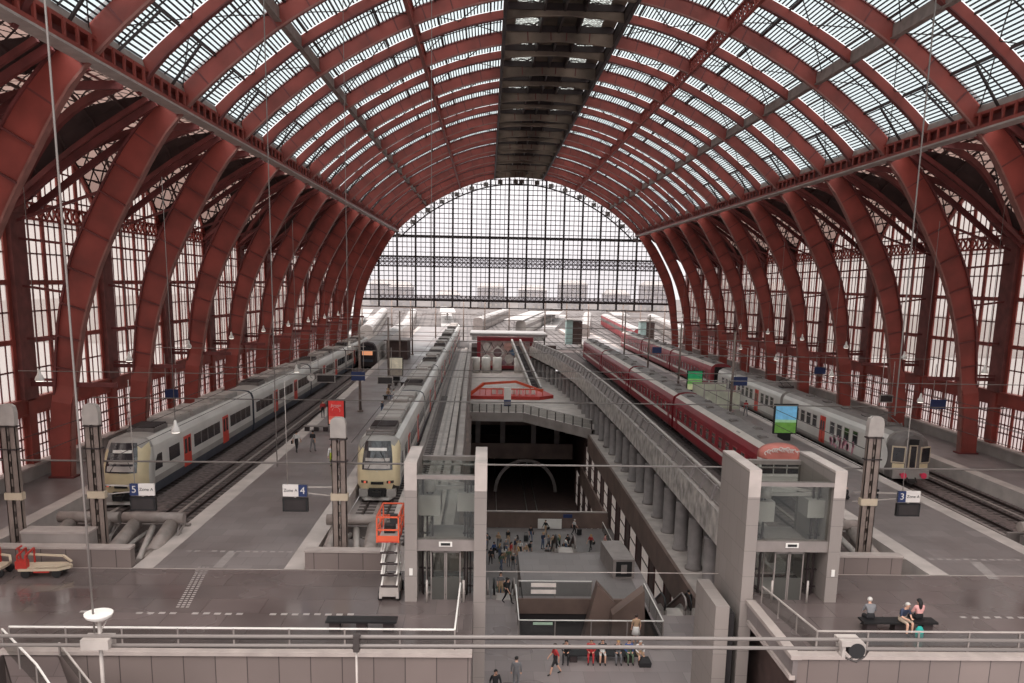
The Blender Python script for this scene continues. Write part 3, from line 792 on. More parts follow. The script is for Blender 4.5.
struct('floor', mb, ['brown', 'dark'], 'dim lower crossing level beneath the footbridge', 'floor')
for z_, y_ in ((-9.6, 140), (-11.3, 150)):
    mb = MB(); mb.box(-8.4, 8.8, y_, y_+.8, z_, z_+.9, 0)
    struct('trim_%d' % (65 if y_ == 140 else 66), mb, ['brown'], 'dim cross beam under the footbridge, %s one' % ('nearer' if y_ == 140 else 'farther'), 'beam')
for x_ in (-6.5, -2.5, 2.5, 6.3):
    mb = MB(); mb.box(x_-.4, x_+.4, 137, 137.8, ZP, zt0, 0); o = mb.build('square_pillar', ['column']); tag(o, 'square concrete pillar under the footbridge', 'pillar', 'square pillars under the footbridge'); o['kind'] = 'structure'
# dark arched tunnel mouth with ring
ar = MB()
for (r0, r1, y, mi) in ((4.6, 5.1, 134, 0),):
    pts = [(1.2+4.8*math.cos(t), y, ZT+4.9*math.sin(t)*1.05+.2) for t in [PI*j/16 for j in range(17)]]
    for p, q in zip(pts, pts[1:]): ar.bar(p, q, .5, .5, mi, up=(0, 1, 0))
struct('trim_63', ar, ['grey'], 'dim round arch over the lowest tracks', 'arch')
# --- footbridge
mb = MB(); zt = -5.6
poly = [(-8.4, 127), (.3, 127), (8.9, 113), (14.6, 113), (14.6, 189), (-8.9, 189)]
mb.face([(x, y, zt) for x, y in poly], 0); mb.face([(x, y, zt-1.35) for x, y in reversed(poly)], 1)
for (a, b) in zip(poly[:3], poly[1:3]): mb.face([(a[0], a[1], zt-1.35), (b[0], b[1], zt-1.35), (b[0], b[1], zt), (a[0], a[1], zt)], 1)
struct('floor', mb, ['concrete_l', 'concrete'], 'concrete footbridge deck crossing the void with an angled front edge', 'floor')
br = empty('bridge_railing', (0, 0, 0), 0, 'pale railing with dark posts on the front edge of the concrete footbridge', 'railing')
a = MB(); b = MB(); pn = MB()
for (p, q) in (((-8.4, 127), (.3, 127)), ((.3, 127), (8.9, 113))):
    n = 8
    for i in range(n+(p[0] > 0)):
        t = i/n; x = p[0]+(q[0]-p[0])*t; y = p[1]+(q[1]-p[1])*t; b = MB(); b.box(x-.07, x+.07, y+.05, y+.2, zt, zt+1.25); b.build('post', ['iron'], br)
    a.bar((*p, zt+1.3), (*q, zt+1.3), .14, .1)
    pn.face([(p[0], p[1]+.12, zt+.1), (q[0], q[1]+.12, zt+.1), (q[0], q[1]+.12, zt+1.2), (p[0], p[1]+.12, zt+1.2)])
a.build('handrail', ['greyl'], br); pn.build('panel', ['railglass'], br)
# end of the void: framed mural
mu = empty('mural', (-1.3, 188, -5.0), 0, 'collage mural of lozenges and discs framed in red brown at the end of the void', 'mural')
a = MB()
for q in ((-6.1, 6.1, 6.0, 6.9), (-6.1, 6.1, 0, .6), (-6.1, -5.3, .6, 6.0), (5.4, 6.1, .6, 6.0)): a.box(q[0], q[1], -.4, .2, q[2], q[3])
a.build('frame', ['coach'], mu)
a = MB(); a.box(-5.3, 5.4, -.1, 0, .6, 6.0); a.build('picture', [mat('mural_ground', (168, 146, 142), .8, var=.35, scale=.9)], mu)
cols = [(206, 196, 190), (120, 96, 98), (196, 150, 140), (96, 120, 150), (150, 120, 128), (214, 208, 204), (86, 66, 70)]
for i, cc in enumerate(cols): M['mu%d' % i] = mat('mural_tint', cc, .8, var=.15)
a = MB()
for j, (x, z, r, n, m_) in enumerate(((-3.9, 4.6, .9, 14, 0), (-4, 2, 1.0, 14, 5), (-1.6, 3.4, 1.6, 4, 0), (-1.6, 3.4, .95, 14, 1), (.6, 4.8, .9, 14, 2), (.9, 2.1, 1.0, 14, 0), (1.8, 3.6, .9, 4, 3), (3.0, 3.0, .9, 14, 5), (3.9, 4.6, .9, 4, 2), (4.3, 2.4, .8, 4, 0), (-2.9, 1.2, .6, 4, 2), (-.2, 1.3, .6, 4, 4))):
    pts = [(x+r*math.cos(2*PI*q/n+(0 if n > 4 else 0)), -.12-.01*j, z+r*math.sin(2*PI*q/n)) for q in range(n)]; a.face(pts, m_)
for x in (-4.6, -2.2, .2, 2.6):
    a.bar((x-.9, -.11, .8), (x+1.7, -.11, 5.6), .02, .14, 6); a.bar((x+1.7, -.11, .8), (x-.9, -.11, 5.6), .02, .14, 6)
a.build('lozenges', ['mu%d' % i for i in range(7)], mu)
mb = MB(); mb.box(-9, 8, 189.6, 203, 1.9, 2.4, 0); mb.box(-8.6, 7.6, 190.2, 202.6, .9, 1.9, 1)
mb.box(-9, 6.5, 189.2, 190, -.6, .3, 0)
o = mb.build('entrance_canopy', ['bright', 'railglass']); tag(o, 'flat white glazed canopy above the mural', 'canopy')
for i, x in enumerate((-7.6, -5.4, -3.0, 1.6)):
    mb = MB(); mb.lathe((0, 0, 0), [(.95, 0), (.95, 3.2), (.9, 3.25)], 16)
    o = mb.build('white_drum_pillar', ['white'], loc=(x, 184.5, zt)); tag(o, 'fat white drum pillar standing below the mural', 'pillar', 'white drum pillars')
# escalator pair rising at the far end
ec = empty('escalator', (0, 0, 0), 0, 'long pale escalator rising from the footbridge beside the mural', 'escalator')
a = MB()
for x in (1.5, 3.3):
    a.bar((x+1.2, 152, zt+.5), (x-1.4, 187, 1.0), .35, 1.0, 0)
a.build('balustrade', ['greyl'], ec)
a = MB()
for i in range(34):
    t = i/34; a.box(1.7+1.2-2.6*t, 3.1+1.2-2.6*t, 152+35*t, 153.03+35*t, zt+(.35+5.5*t)-.3, zt+.35+5.5*t)
a.build('steps', ['iron'], ec)
# red exhibition stage
st = empty('exhibition_stage', (-1.3, 147, zt), 0, 'low orange red exhibition stage with a curved ramp on the footbridge', 'stage')
a = MB(); pts = [(-7.2, -5.5), (5, -5.5), (7.4, -3), (6, 3.5), (-4, 4.5), (-6.6, 2)]
a.face([(x, y, .55) for x, y in pts]);
for p, q in zip(pts, pts[1:]+pts[:1]): a.face([(p[0], p[1], 0), (q[0], q[1], 0), (q[0], q[1], .55), (p[0], p[1], .55)])
a.build('platform', ['redp'], st)
a = MB(); b = MB()
for i in range(12):
    x = -5+i*.95; a.box(x-.05, x+.05, -4.2, -4.1, .55, 1.6)
a.box(-5.1, 5.6, -4.25, -4.05, 1.5, 1.7); a.bar((-6.8, -4.6, .6), (-4.4, -2, 2.2), .3, .5); a.bar((-4.4, -2, 2.2), (1, -1.8, 2.6), .3, .4); a.bar((1, -1.8, 2.6), (5.6, -3.2, 1.2), .3, .4)
a.build('railing', ['orange'], st)
for i in range(7): b.box(-3+i*1.1, -2.3+i*1.1, -2.9, -2.7, .6, 1.7)
b.build('display_boards', ['white'], st)
ip = empty('information_pillar', (-1.9, 134, zt), 0, 'white information pillar with a blue foot on the footbridge', 'pillar')
a = MB(); a.box(-.55, .55, -.2, .2, 1.0, 2.9); a.build('board', ['white'], ip); a = MB(); a.box(-.55, .55, -.2, .2, 0, 1.0); a.build('foot', ['blue'], ip)
# ================================================================ STOP WALLS, BUFFERS, MASTS
def stopwall(x0, x1, y, h, label, mi='granite', z0=0, th=.5):
    o = empty('buffer_wall', ((x0+x1)/2, y, z0), 0, label, 'low wall'); w_ = (x1-x0)/2
    a = MB(); a.box(-w_, w_, 0, th, 0 if z0 == 0 else -1, h-.1); a.build('wall', [mi], o)
    a = MB(); a.box(-w_-.03, w_+.03, -.05, th+.05, h-.1, h); a.build('coping', ['coping'], o)
    return o
stopwall(-40, -21.75, 39.05, 1.0, 'long granite low wall closing the two left tracks behind the red tow cart')
stopwall(-27.4, -24.2, 40.3, 1.35, 'short concrete block standing behind the long left low wall', 'concrete', 0.01, .9)
stopwall(-13.65, -9.95, 39.05, .95, 'granite low wall closing the track beside the orange access platform')
stopwall(11.0, 14.9, 39.05, .95, 'granite low wall closing the track beside the right lift tower')
stopwall(24.4, 31.2, 39.05, .95, 'granite low wall closing the tracks by the right wall')
def buffer(x, label, y=43.4):
    o = empty('buffer_stop', (x, y, -.98), 0, label, 'buffer stop', 'hydraulic buffer stops')
    a = MB(); a.tube([(-1.6, 1.6, 1.75), (1.6, 1.6, 1.75)], .3, 14); a.build('cross_beam', ['pipe'], o)
    for s in (-.95, .95):
        a = MB(); a.tube([(s, 1.5, 1.45), (s*1.08, -1.6, .75)], .36, 12); a.tube([(s*1.08, -1.6, .75), (s*1.1, -2.3, .6)], .26, 12); a.build('ram', ['pipe'], o)
    a = MB(); a.tube([(0, 1.4, 1.3), (.5, -1.9, .5)], .17, 8); a.tube([(-.3, 1.4, 1.0), (-1.4, -1.9, .3)], .13, 8); a.tube([(1.4, 1.4, 1.0), (.9, -2.2, .3)], .13, 8)
    a.tube([(-1.6, -2.0, .75), (-.7, -2.0, .75), (-.7, -2.3, .3)], .12, 8); a.build('pipes', ['greyl'], o)
    a = MB(); a.box(-1.3, -1.0, -.6, 1.9, 0, 1.2); a.box(1.0, 1.3, -.6, 1.9, 0, 1.2); a.box(-1.5, 1.5, 2.6, 2.9, .5, 1.1); a.bar((1.3, 1.8, 1.5), (1.6, -.3, .3), .08, .08); a.bar((1.6, 1.8, 1.5), (1.3, -.3, .3), .08, .08)
    a.build('support_frame', ['grey'], o)
buffer(-26.3, 'pair of fat grey hydraulic rams under a tube at the leftmost track end')
buffer(-22.9, 'pair of fat grey hydraulic rams in front of the grey commuter train')
buffer(-12.1, 'grey hydraulic buffer rams in front of the yellow fronted train')
buffer(14.0, 'grey hydraulic buffer rams behind the right lift tower')
buffer(25.9, 'grey hydraulic buffer rams in front of the white train')
buffer(29.6, 'grey hydraulic buffer rams at the end of the empty right track')
def mast(x, y, h, label, z0=0, lean=0, sc=1):
    o = empty('catenary_mast', (x, y, z0), 0, label, 'mast', 'steel catenary masts')
    a = MB()
    for s in (-.2, .2):
        a.box(s-.15, s+.15, -.14, -.1, 0, h-.9); a.box(s-.15, s-.11, -.14, .14, 0, h-.9); a.box(s+.11, s+.15, -.14, .14, 0, h-.9)
    a.build('channels', ['mast'], o)
    a = MB(); z = .3
    while z < h-1: a.box(-.12, .12, -.1, .0, z, z+.36); z += .62
    a.build('battens', ['mast'], o)
    a = MB(); a.box(-.38*sc, .38*sc, -.18, .18, h-1.0, h-.35); a.sweep([[(-.38*sc*k, -.18, z), (.38*sc*k, -.18, z), (.38*sc*k, .18, z), (-.38*sc*k, .18, z)] for z, k in ((h-.35, 1), (h-.1, .85), (h, .45))]); a.build('cap', ['greyl'], o)
    a = MB(); a.box(-.42*sc, .42*sc, -.17, .17, 2.75, 3.1); a.build('band', ['cream'], o)
    for z in (h-1.1, h-2.2):
        a = MB(); a.box(-.42, .42, -.2, .2, z, z+.06); a.build('clamp', ['iron'], o)
mast(-24.2, 41.5, 7.4, 'grey lattice mast rising behind the long low wall, beside the sign numbered 5')
mast(-27.9, 41.0, 7.4, 'grey lattice mast nearest the left edge of the view')
mast(-12.4, 41.6, 6.9, 'grey lattice mast on the low wall, beside the sign numbered 4')
mast(14.2, 41.8, 7.3, 'grey lattice mast on the low wall, beside the sign numbered 3')
# slender poles on the platforms
def pole(x, y, h, label, r=.13):
    a = MB(); a.tube([(0, 0, 0), (0, 0, h)], [r, r*.7], 8); a.tube([(0, 0, 0), (0, 0, .15)], .3, 8)
    for z in (h*.75, h*.9): a.box(-.6, .6, -.04, .04, z-.04, z+.04)
    o = a.build('platform_pole', ['mast'], loc=(x, y, 0)); tag(o, label, 'pole', 'slender platform poles')
for x, y, h in ((-18.3, 89, 9), (-17.5, 108, 9), (-18.4, 131, 9), (-19, 160, 9), (20.2, 88, 9), (20, 112, 9), (19.8, 133, 9), (20, 158, 9)):
    pole(x, y, h, 'slender grey catenary pole on the %s island platform' % ('left' if x < 0 else 'right'), .15)
# cross-span wires
def wire(p, q, r, label, m_='wire', sag=0, n=12, grp='cross-span wires'):
    p = Vector(p); q = Vector(q)
    pts = [p.lerp(q, i/n)-Vector((0, 0, sag*4*(i/n)*(1-i/n))) for i in range(n+1)]
    a = MB(); a.tube(pts, r, 6); o = a.build('cable', [m_]); tag(o, label, 'cable', grp); return o
for y, z in ((42.5, 4.35), (64.5, 4.5), (86.5, 4.65), (108, 4.75), (130, 4.6), (152, 4.6), (174, 4.6)):
    r = .05 if y < 50 else .045
    wire((-34.6, y, z), (35, y, z+.2), r, 'tensioned grey wire spanning the tracks between the side walls', n=2)
for y, z in ((53.6, 7.6), (75.5, 7.4), (97, 7.4), (119, 7.4), (141, 7.4), (163, 7.4)):
    wire((-34, y, z), (34.6, y, z+.1), .028, 'thin upper span wire high over the tracks', n=2, grp='upper span wires')
# overhead contact wires along the tracks
for f, nm in ((T5, 'leftmost'), (T6, 'second'), (T4, 'third'), (T1, 'fourth'), (T2, 'fifth'), (T0, 'sixth')):
    for dz in (4.4, 5.4):
        a = MB(); ys = yr(43 if f in (T5, T6, T4) else 43, 186, 20)
        a.tube([(f(y), y, dz) for y in ys], .02, 5); o = a.build('contact_wire', ['wired']); tag(o, '%s contact wire over the %s track from the left' % ('lower' if dz < 5 else 'upper', nm), 'cable')
# near cables in front of the camera end
def bundle(z0, z1, label, r):
    a = MB(); a.tube([(-21, 24, z0), (-4.3, 24, (z0+z1)/2+.04), (13, 24, z1)], r, 8)
    a.tube([(-21, 24.03, z0-.02), (-12, 24.03, z0-.04), (-4.3, 24.03, (z0+z1)/2-.02), (4, 24.03, z1-.03), (13, 24.03, z1)], r*.6, 6, 1)
    o = a.build('heavy_cable', ['wire', 'wired']); tag(o, label, 'cable')
bundle(3.09, 3.15, 'upper of the two thick cables crossing just in front of the decks', .06)
bundle(2.81, 2.86, 'lower of the two thick cables crossing just in front of the decks', .06)
def hang(p, q, label, r=.03, m_='wire'): wire(p, q, r, label, m_, n=4, grp=None)
# long hanging cables (from the roof to the near span)
hang((-16.56, 24, 3.2), (-16.6, 24, 22.5), 'thin steel hanger rising from the junction box with the lamp dish', .03)
hang((-17.0, 48, 3), (-16.9, 48, 30), 'thin hanger cable falling from the left roof slope to the island platform', .03)
hang((14.25, 40, 7.6), (14.15, 40, 31), 'thin hanger cable falling in front of the right arch ribs', .035)
hang((-12.9, 48, 9), (-12.85, 48, 32), 'thin faint hanger cable left of the middle of the hall', .018)
hang((-8.3, 48, 12), (-8.3, 48, 34), 'thin faint hanger cable near the crown left of the lantern', .018)
jb = empty('junction_box', (-16.5, 24, 2.78), 0, 'grey junction box clamped on the thick cables under a white lamp dish', 'junction box')
a = MB(); a.box(-.38, .42, -.25, .3, 0, .3); a.build('box', ['greyl'], jb); a = MB(); a.tube([(0, .1, -4), (.05, .1, .9)], .06, 8); a.build('stem', ['greyl'], jb)
dl = empty('dish_lamp', (-16.45, 24.1, 3.55), 0, 'white round dish lamp on a bracket above the junction box', 'lamp')
a = MB(); a.lathe((0, 0, 0), [(.02, 0), (.2, .03), (.36, .12), (.4, .2), (.4, .24)], 20); a.build('dish', ['white'], dl)
a = MB(); a.bar((0, 0, 0), (.05, 0, -.35), .05); a.bar((-.2, 0, .05), (.04, 0, -.3), .03); a.bar((.25, 0, .05), (.04, 0, -.3), .03); a.build('bracket', ['greyl'], dl)
fl = empty('camera_box', (5.9, 24, 2.7), 0, 'grey camera box with a black round lens hung on the thick cables at right', 'camera_box')  # camera housing on the cables, not a light source
a = MB(); a.box(-.45, .2, -.3, .3, .35, .5); a.box(-.4, -.3, -.25, .25, 0, .4); a.box(.15, .3, -.25, .25, .05, .4); a.tube([(-.4, -.1, .1), (-.1, -.1, -.15), (.2, -.1, .05)], .04, 6); a.build('housing', ['greyl'], fl)
a = MB(); a.tube([(.02, -.32, .22), (.02, .2, .22)], .24, 18); a.build('lens', ['black'], fl)
a = MB(); a.tube([(-.3, -.3, 0), (0, -.35, -.1), (.3, -.2, 0), (.5, 0, .1)], .035, 6); a.build('bracket', ['wired'], fl)
cl = empty('cable_clamp', (-8.95, 24, 2.7), 0, 'small dark clamp with a vertical tube on the thick cables at centre left', 'clamp')
a = MB(); a.box(-.08, .1, -.12, .12, 0, .5); a.bar((-.1, -.1, .1), (.14, -.1, .55), .05); a.build('clamp_body', ['wired'], cl); a = MB(); a.tube([(0, 0, 0), (0, 0, -3)], .035, 6); a.build('stem', ['greyl'], cl)
# bell lamps hanging over the platforms
bl = empty('bell_lamp', (0, 0, 0), 0, 'x', 'lamp', 'hanging bell lamps')
a = MB(); a.lathe((0, 0, 0), [(.36, 0), (.38, .1), (.3, .35), (.16, .55), (.12, .9), (.05, 1.0)], 14); a.build('shade', ['white'], bl)
a = MB(); a.lathe((0, 0, -.08), [(.02, 0), (.3, .02), (.32, .1)], 12); a.build('bulb', ['lampl'], bl)
a = MB(); a.tube([(0, 0, 1.0), (0, 0, 20)], .028, 5); a.build('cord', ['wire'], bl)
lam = [(-31.5, 51.2+12.85*k, 7.3, 'over the left wall platform') for k in range(9)]+[(32.5, 51.2+12.85*k, 7.4, 'over the right wall platform') for k in range(10)]
lam += [(-22.4, 47.5, 5, 'over the empty track left of the island'), (-22.8, 80, 5, 'over the empty track left of the island'), (-23, 112, 5, 'over the empty track left of the island'), (28.4, 65.2, 5, 'over the tracks by the right wall'), (28.9, 84, 5, 'over the tracks by the right wall'), (29.3, 102, 5, 'over the tracks by the right wall'), (30, 119, 5, 'over the tracks by the right wall')]
seen_n = {}
for i, (x, y, z, pl) in enumerate(lam):
    o = bl if i == 0 else copy_tree(bl); o.location = (x, y, z); o.scale = (.68, .68, .68)
    seen_n[pl] = seen_n.get(pl, 0)+1
    o['label'] = 'white bell lamp hanging %s, %s from the camera' % (pl, dist[seen_n[pl]-1])
# ================================================================ RAILINGS AT THE DECKS
def inst_(name, me, parent, loc):
    o = bpy.data.objects.new(name, me); C.objects.link(o); o.parent = parent; o.location = loc; return o
def deckrail(pts, label, glass=True, h=1.0, every=1.9, m_='white'):
    o = empty('glass_railing', (0, 0, 0), 0, label, 'railing')
    a = MB(); b = MB(); c = MB(); b.box(-.03, .03, -.03, .03, 0, h-.01); pm = b.mesh('post', ['grey']); done = []
    for p, q in zip(pts, pts[1:]):
        p = Vector(p); q = Vector(q); n = max(1, round((q-p).length/every))
        a.bar(p+Vector((0, 0, h)), q+Vector((0, 0, h)), .06, .05)
        for i in range(n+1):
            r_ = p.lerp(q, i/n)
            if any((r_-z_).length < .05 for z_ in done): continue
            done.append(r_); inst_('post', pm, o, r_)
        c.face([p+Vector((0, 0, .08)), q+Vector((0, 0, .08)), q+Vector((0, 0, h-.08)), p+Vector((0, 0, h-.08))])
    a.build('handrail', [m_], o)
    if glass: c.build('glass', ['railglass'], o)
deckrail([(-22.4, 29.9, .1), (-6.25, 29.9, .1), (-6.2, 34.9, .1)], 'glass railing with white handrail along the front of the left deck', True, .8)
deckrail([(6.75, 34.8, .1), (7.3, 30.0, .1), (44, 30.0, .1)], 'glass railing along the front of the right deck, turning beside the lift', True, .8, m_='greyl')
deckrail([(-22.6, 29.8, 0), (-19.9, 26.9, 0), (-18.6, 25.4, -.2)], 'pale handrail of the stair descending at the bottom left corner', True, .85)
deckrail([(-20.4, 29.4, 0), (-17.6, 26.4, -.6)], 'inner handrail of the stair at the bottom left corner', True, .5, m_='greyl')
mb = MB(); mb.sweep([[(-22.5, 29.6, -.05), (-20.6, 29.6, -.05), (-20.6, 29.6, -.4), (-22.5, 29.6, -.4)], [(-19, 25, -2.6), (-17, 25, -2.6), (-17, 25, -3), (-19, 25, -3)]], 0)
struct('trim_64', mb, ['deck'], 'ramped stair flight dropping from the left deck', 'stair')
deckrail([(-3.2, 51.6, ZA), (-3.2, 45.8, ZA), (5.0, 45.8, ZA), (5.0, 52, ZA)], 'glass railing round the front and sides of the square concourse opening', True, 1.1, 2.1)
deckrail([(-3.0, 52.3, ZA), (1.7, 52.3, ZA)], 'glass railing with white signs at the back of the square concourse opening', True, 1.1, 2.1)
deckrail([(7.9, 60, ZP), (7.6, 90, ZP)], 'railing along the right edge of the crowded lower floor', True, 1.1)
# ---- outside yard
mb = MB(); mb.box(-260, 260, 190.5, 900, -1.2, -.85)
for i_ in range(26):
    x_ = -62+i_*5.2
    for s_ in (0, 1.5): mb.bar((x_*.62+s_, 192, -.8), (x_+s_-6+(12 if x_ < 0 else -8)*.5, 420, -.8), .16, .1, 1)
struct('ground', mb, ['yard', 'rail'], 'pale hazy railway yard beyond the open end of the hall', 'ground')
# ================================================================ LIFT TOWERS
def lift(name, x, y, label, ztop, w_=3.45, dep=3.6, side_low=None, lowz=0):
    """two tall concrete fins with a glazed shaft between; x = middle, y = front"""
    o = empty('lift_tower', (x, y, 0), 0, label, 'lift tower', 'glass lift towers')
    hw = w_/2
    for s in (-1, 1):
        a = MB(); z0 = lowz if (side_low == s) else 0
        x0, x1 = sorted((s*hw, s*(hw-.52)))
        a.box(x0, x1, 0, .6, z0, ztop, 0); a.box(x0, x1, .6, dep, z0, ztop+.02, 0)
        a.face([(x0, -.01, ztop-1.1), (x1, -.01, ztop-1.1), (x1, -.01, ztop), (x0, -.01, ztop)], 1)
        a.box(x0, x1, 0, dep, ztop, ztop+.1, 1)
        a.build('fin', ['fin', 'concrete_l'], o)
    gw = hw-.52
    g = MB(); g.box(-gw, gw, .25, .28, 2.7, ztop-.5); g.build('front_glass', ['clear'], o); g = MB(); g.box(-gw, gw, dep-.3, dep-.27, 0, ztop-.5); g.build('rear_glass', ['clear'], o)
    g = MB()
    g.face([(-gw, .1, ztop-.45), (gw, .1, ztop-.45), (gw, dep, ztop-.3), (-gw, dep, ztop-.3)]); g.build('roof_glass', ['clear'], o)
    a = MB(); a.box(-gw, gw, .1, .5, 2.25, 2.72); a.build('transom', ['grey'], o)
    a = MB(); a.box(-gw, gw, .0, .3, ztop-.62, ztop-.45); a.build('header', ['grey'], o); a = MB(); a.box(-gw, gw, dep-.3, dep, ztop-.5, ztop-.3); a.build('header', ['grey'], o)
    a = MB(); a.box(-.28, .28, .06, .1, 2.45, 2.66, 0); a.box(-.2, .2, .04, .06, 2.5, 2.61, 1); a.build('floor_indicator', ['white', 'black'], o)
    for s in (-1, 1):
        a = MB(); x0, x1 = sorted((s*.03, s*.62)); a.box(x0, x1, .3, .34, 0, 2.2); d = a.build('door', ['clear'], o)
        b = MB(); b.box(x0-.02, x0+.03, .28, .36, 0, 2.2); b.box(x1-.03, x1+.02, .28, .36, 0, 2.2); b.box(x0, x1, .28, .36, 2.12, 2.2); b.box(x0, x1, .29, .35, .0, 1.0, 1); b.build('door_frame', ['grey', mat('door_panel', (70, 68, 64), .4, var=.05)], d)
    a = MB(); a.box(-.9, .9, 1.0, 2.9, 0, .12, 1); a.box(-.9, .9, 1.0, 2.9, 2.4, 2.6, 0)
    for px, py in ((-.9, 1), (.85, 1), (-.9, 2.85), (.85, 2.85)): a.box(px, px+.06, py, py+.06, 0, 2.5, 0)
    a.build('car', ['grey', 'traing'], o)
    a = MB()
    for px in (-gw+.12, gw-.2, -gw+.32, gw-.45, -gw+.55): a.box(px, px+.08, 1.1, 1.2, -1, ztop-.7)
    for px in (-gw+.2, gw-.3): a.tube([(px, .9, -1), (px, .9, ztop-.9)], .03, 5)
    for i in range(6):
        z = .3+i*.8; a.box(-gw, -gw+.5, 1.1, 1.2, z, z+.06); a.box(gw-.5, gw, 1.1, 1.2, z, z+.06)
    a.build('guide_rails', ['iron'], o)
    a = MB(); a.box(-gw, -gw+.95, .8, 2.2, ztop-2.4, ztop-1.5); a.box(gw-.75, gw, .8, 2.0, ztop-2.2, ztop-1.4); a.bar((-gw+.3, .6, ztop-.6), (gw-.4, 1.6, ztop-1.2), .12); a.box(-gw, gw, 1.3, 1.45, ztop-1.35, ztop-1.2); a.tube([(-gw+.5, .8, ztop-1.3), (-gw+.5, .8, ztop-.8)], .25, 10)
    a.build('machinery', ['traing'], o)
    for s in (-1, 1):
        a = MB(); a.tube([(s*.78, -.05, 0), (s*.78, -.05, 1.0)], .05, 8); a.build('bollard', ['greyl'], o)
    a = MB(); a.box(hw-.32, hw-.18, -.05, 0, 1.2, 1.5) if side_low != 1 else a.box(-hw+.2, -hw+.34, -.05, 0, 1.2, 1.5); a.build('call_panel', ['white'], o)
    return o
M['fin'] = tilemat('fin_concrete', (140, 130, 125), (135, 125, 120), 1.2, 1.15, (116, 107, 103), .6, .012, .4, axes='yz', var=.3)
lift('l', -6.85, 35.0, 'glass lift tower between two grey fins at the left side of the void', 6.0, 3.45, 3.6, 1, -6.8)
lift('r', 8.1, 35.3, 'glass lift tower between two tall pale fins at the right side of the void', 5.8, 4.2, 4.3, -1, -6.8)
mb = MB(); mb.box(4.85, 5.45, 35.0, 38.5, -6.3, -.1, 0); mb.box(5.45, 5.75, 35.2, 38.3, -6.3, -.5, 1)
o = mb.build('concrete_fin', ['fin', 'dark']); tag(o, 'shorter concrete fin with a dark slot beside the right lift tower', 'pillar')
# blue lean-to panel behind the right lift
mb = MB(); mb.box(-.25, .25, -.5, .5, .9, 2.6); mb.box(-.2, -.14, -.4, -.3, 0, .9); mb.box(.14, .2, .3, .4, 0, .9)
o = mb.build('blue_box', [mat('box_blue', (46, 130, 200), .5, var=.05)], loc=(10.9, 41.0, 0)); tag(o, 'bright blue box standing behind the right lift tower', 'box')
# ================================================================ SCISSOR LIFT, CARTS, BENCHES
sc = empty('scissor_lift', (-9.25, 35.9, 0), 0, 'orange and white scissor access platform raised beside the left lift tower', 'access platform')
a = MB(); a.box(-.4, .4, -.9, .9, .22, .6); a.box(-.42, -.3, -.95, .95, .15, .4); a.box(.3, .42, -.95, .95, .15, .4); a.build('chassis', ['greyl'], sc)
for x in (-.4, .4):
    for y in (-.7, .7):
        a = MB(); a.tube([(x-.07, y, .2), (x+.07, y, .2)], .2, 14); a.build('wheel', ['black'], sc)
a = MB(); n = 4; z0 = .65; hh = .5
for i in range(n):
    for x in (-.32, .32):
        a.bar((x, -.8, z0+i*hh), (x, .8, z0+(i+1)*hh), .07, .12, 0); a.bar((x*.8, .8, z0+i*hh), (x*.8, -.8, z0+(i+1)*hh), .07, .12, 0)
    a.tube([(-.36, -.8, z0+i*hh), (.36, -.8, z0+i*hh)], .05, 6, 1); a.tube([(-.36, .8, z0+i*hh), (.36, .8, z0+i*hh)], .05, 6, 1)
a.build('scissor_arms', ['white', 'iron'], sc)
zt_ = z0+n*hh+.05
a = MB(); a.box(-.45, .45, -1.15, 1.15, zt_, zt_+.12, 0); a.box(-.4, .4, -1.1, 1.1, zt_+.12, zt_+.15, 1); a.box(-.25, .2, -.3, .2, zt_+.15, zt_+.5, 2); a.build('deck', ['redp', 'greyl', 'black'], sc)
a = MB()
for h in (.55, 1.1):
    for p, q in (((-.45, -1.15), (.45, -1.15)), ((.45, -1.15), (.45, 1.15)), ((.45, 1.15), (-.45, 1.15)), ((-.45, 1.15), (-.45, -1.15))): a.bar((*p, zt_+h), (*q, zt_+h), .06)
for p in ((-.45, -1.15), (.45, -1.15), (.45, 1.15), (-.45, 1.15), (.45, 0), (-.45, 0)): a.bar((*p, zt_), (*p, zt_+1.13), .06)
a.face([(-.45, -1.16, zt_+.05), (.45, -1.16, zt_+.05), (.45, -1.16, zt_+.3), (-.45, -1.16, zt_+.3)]); a.build('guard_rail', ['orange'], sc)
a = MB(); a.box(.1, .4, -1.1, -.9, zt_+.8, zt_+1.2); a.build('control_box', ['black'], sc)
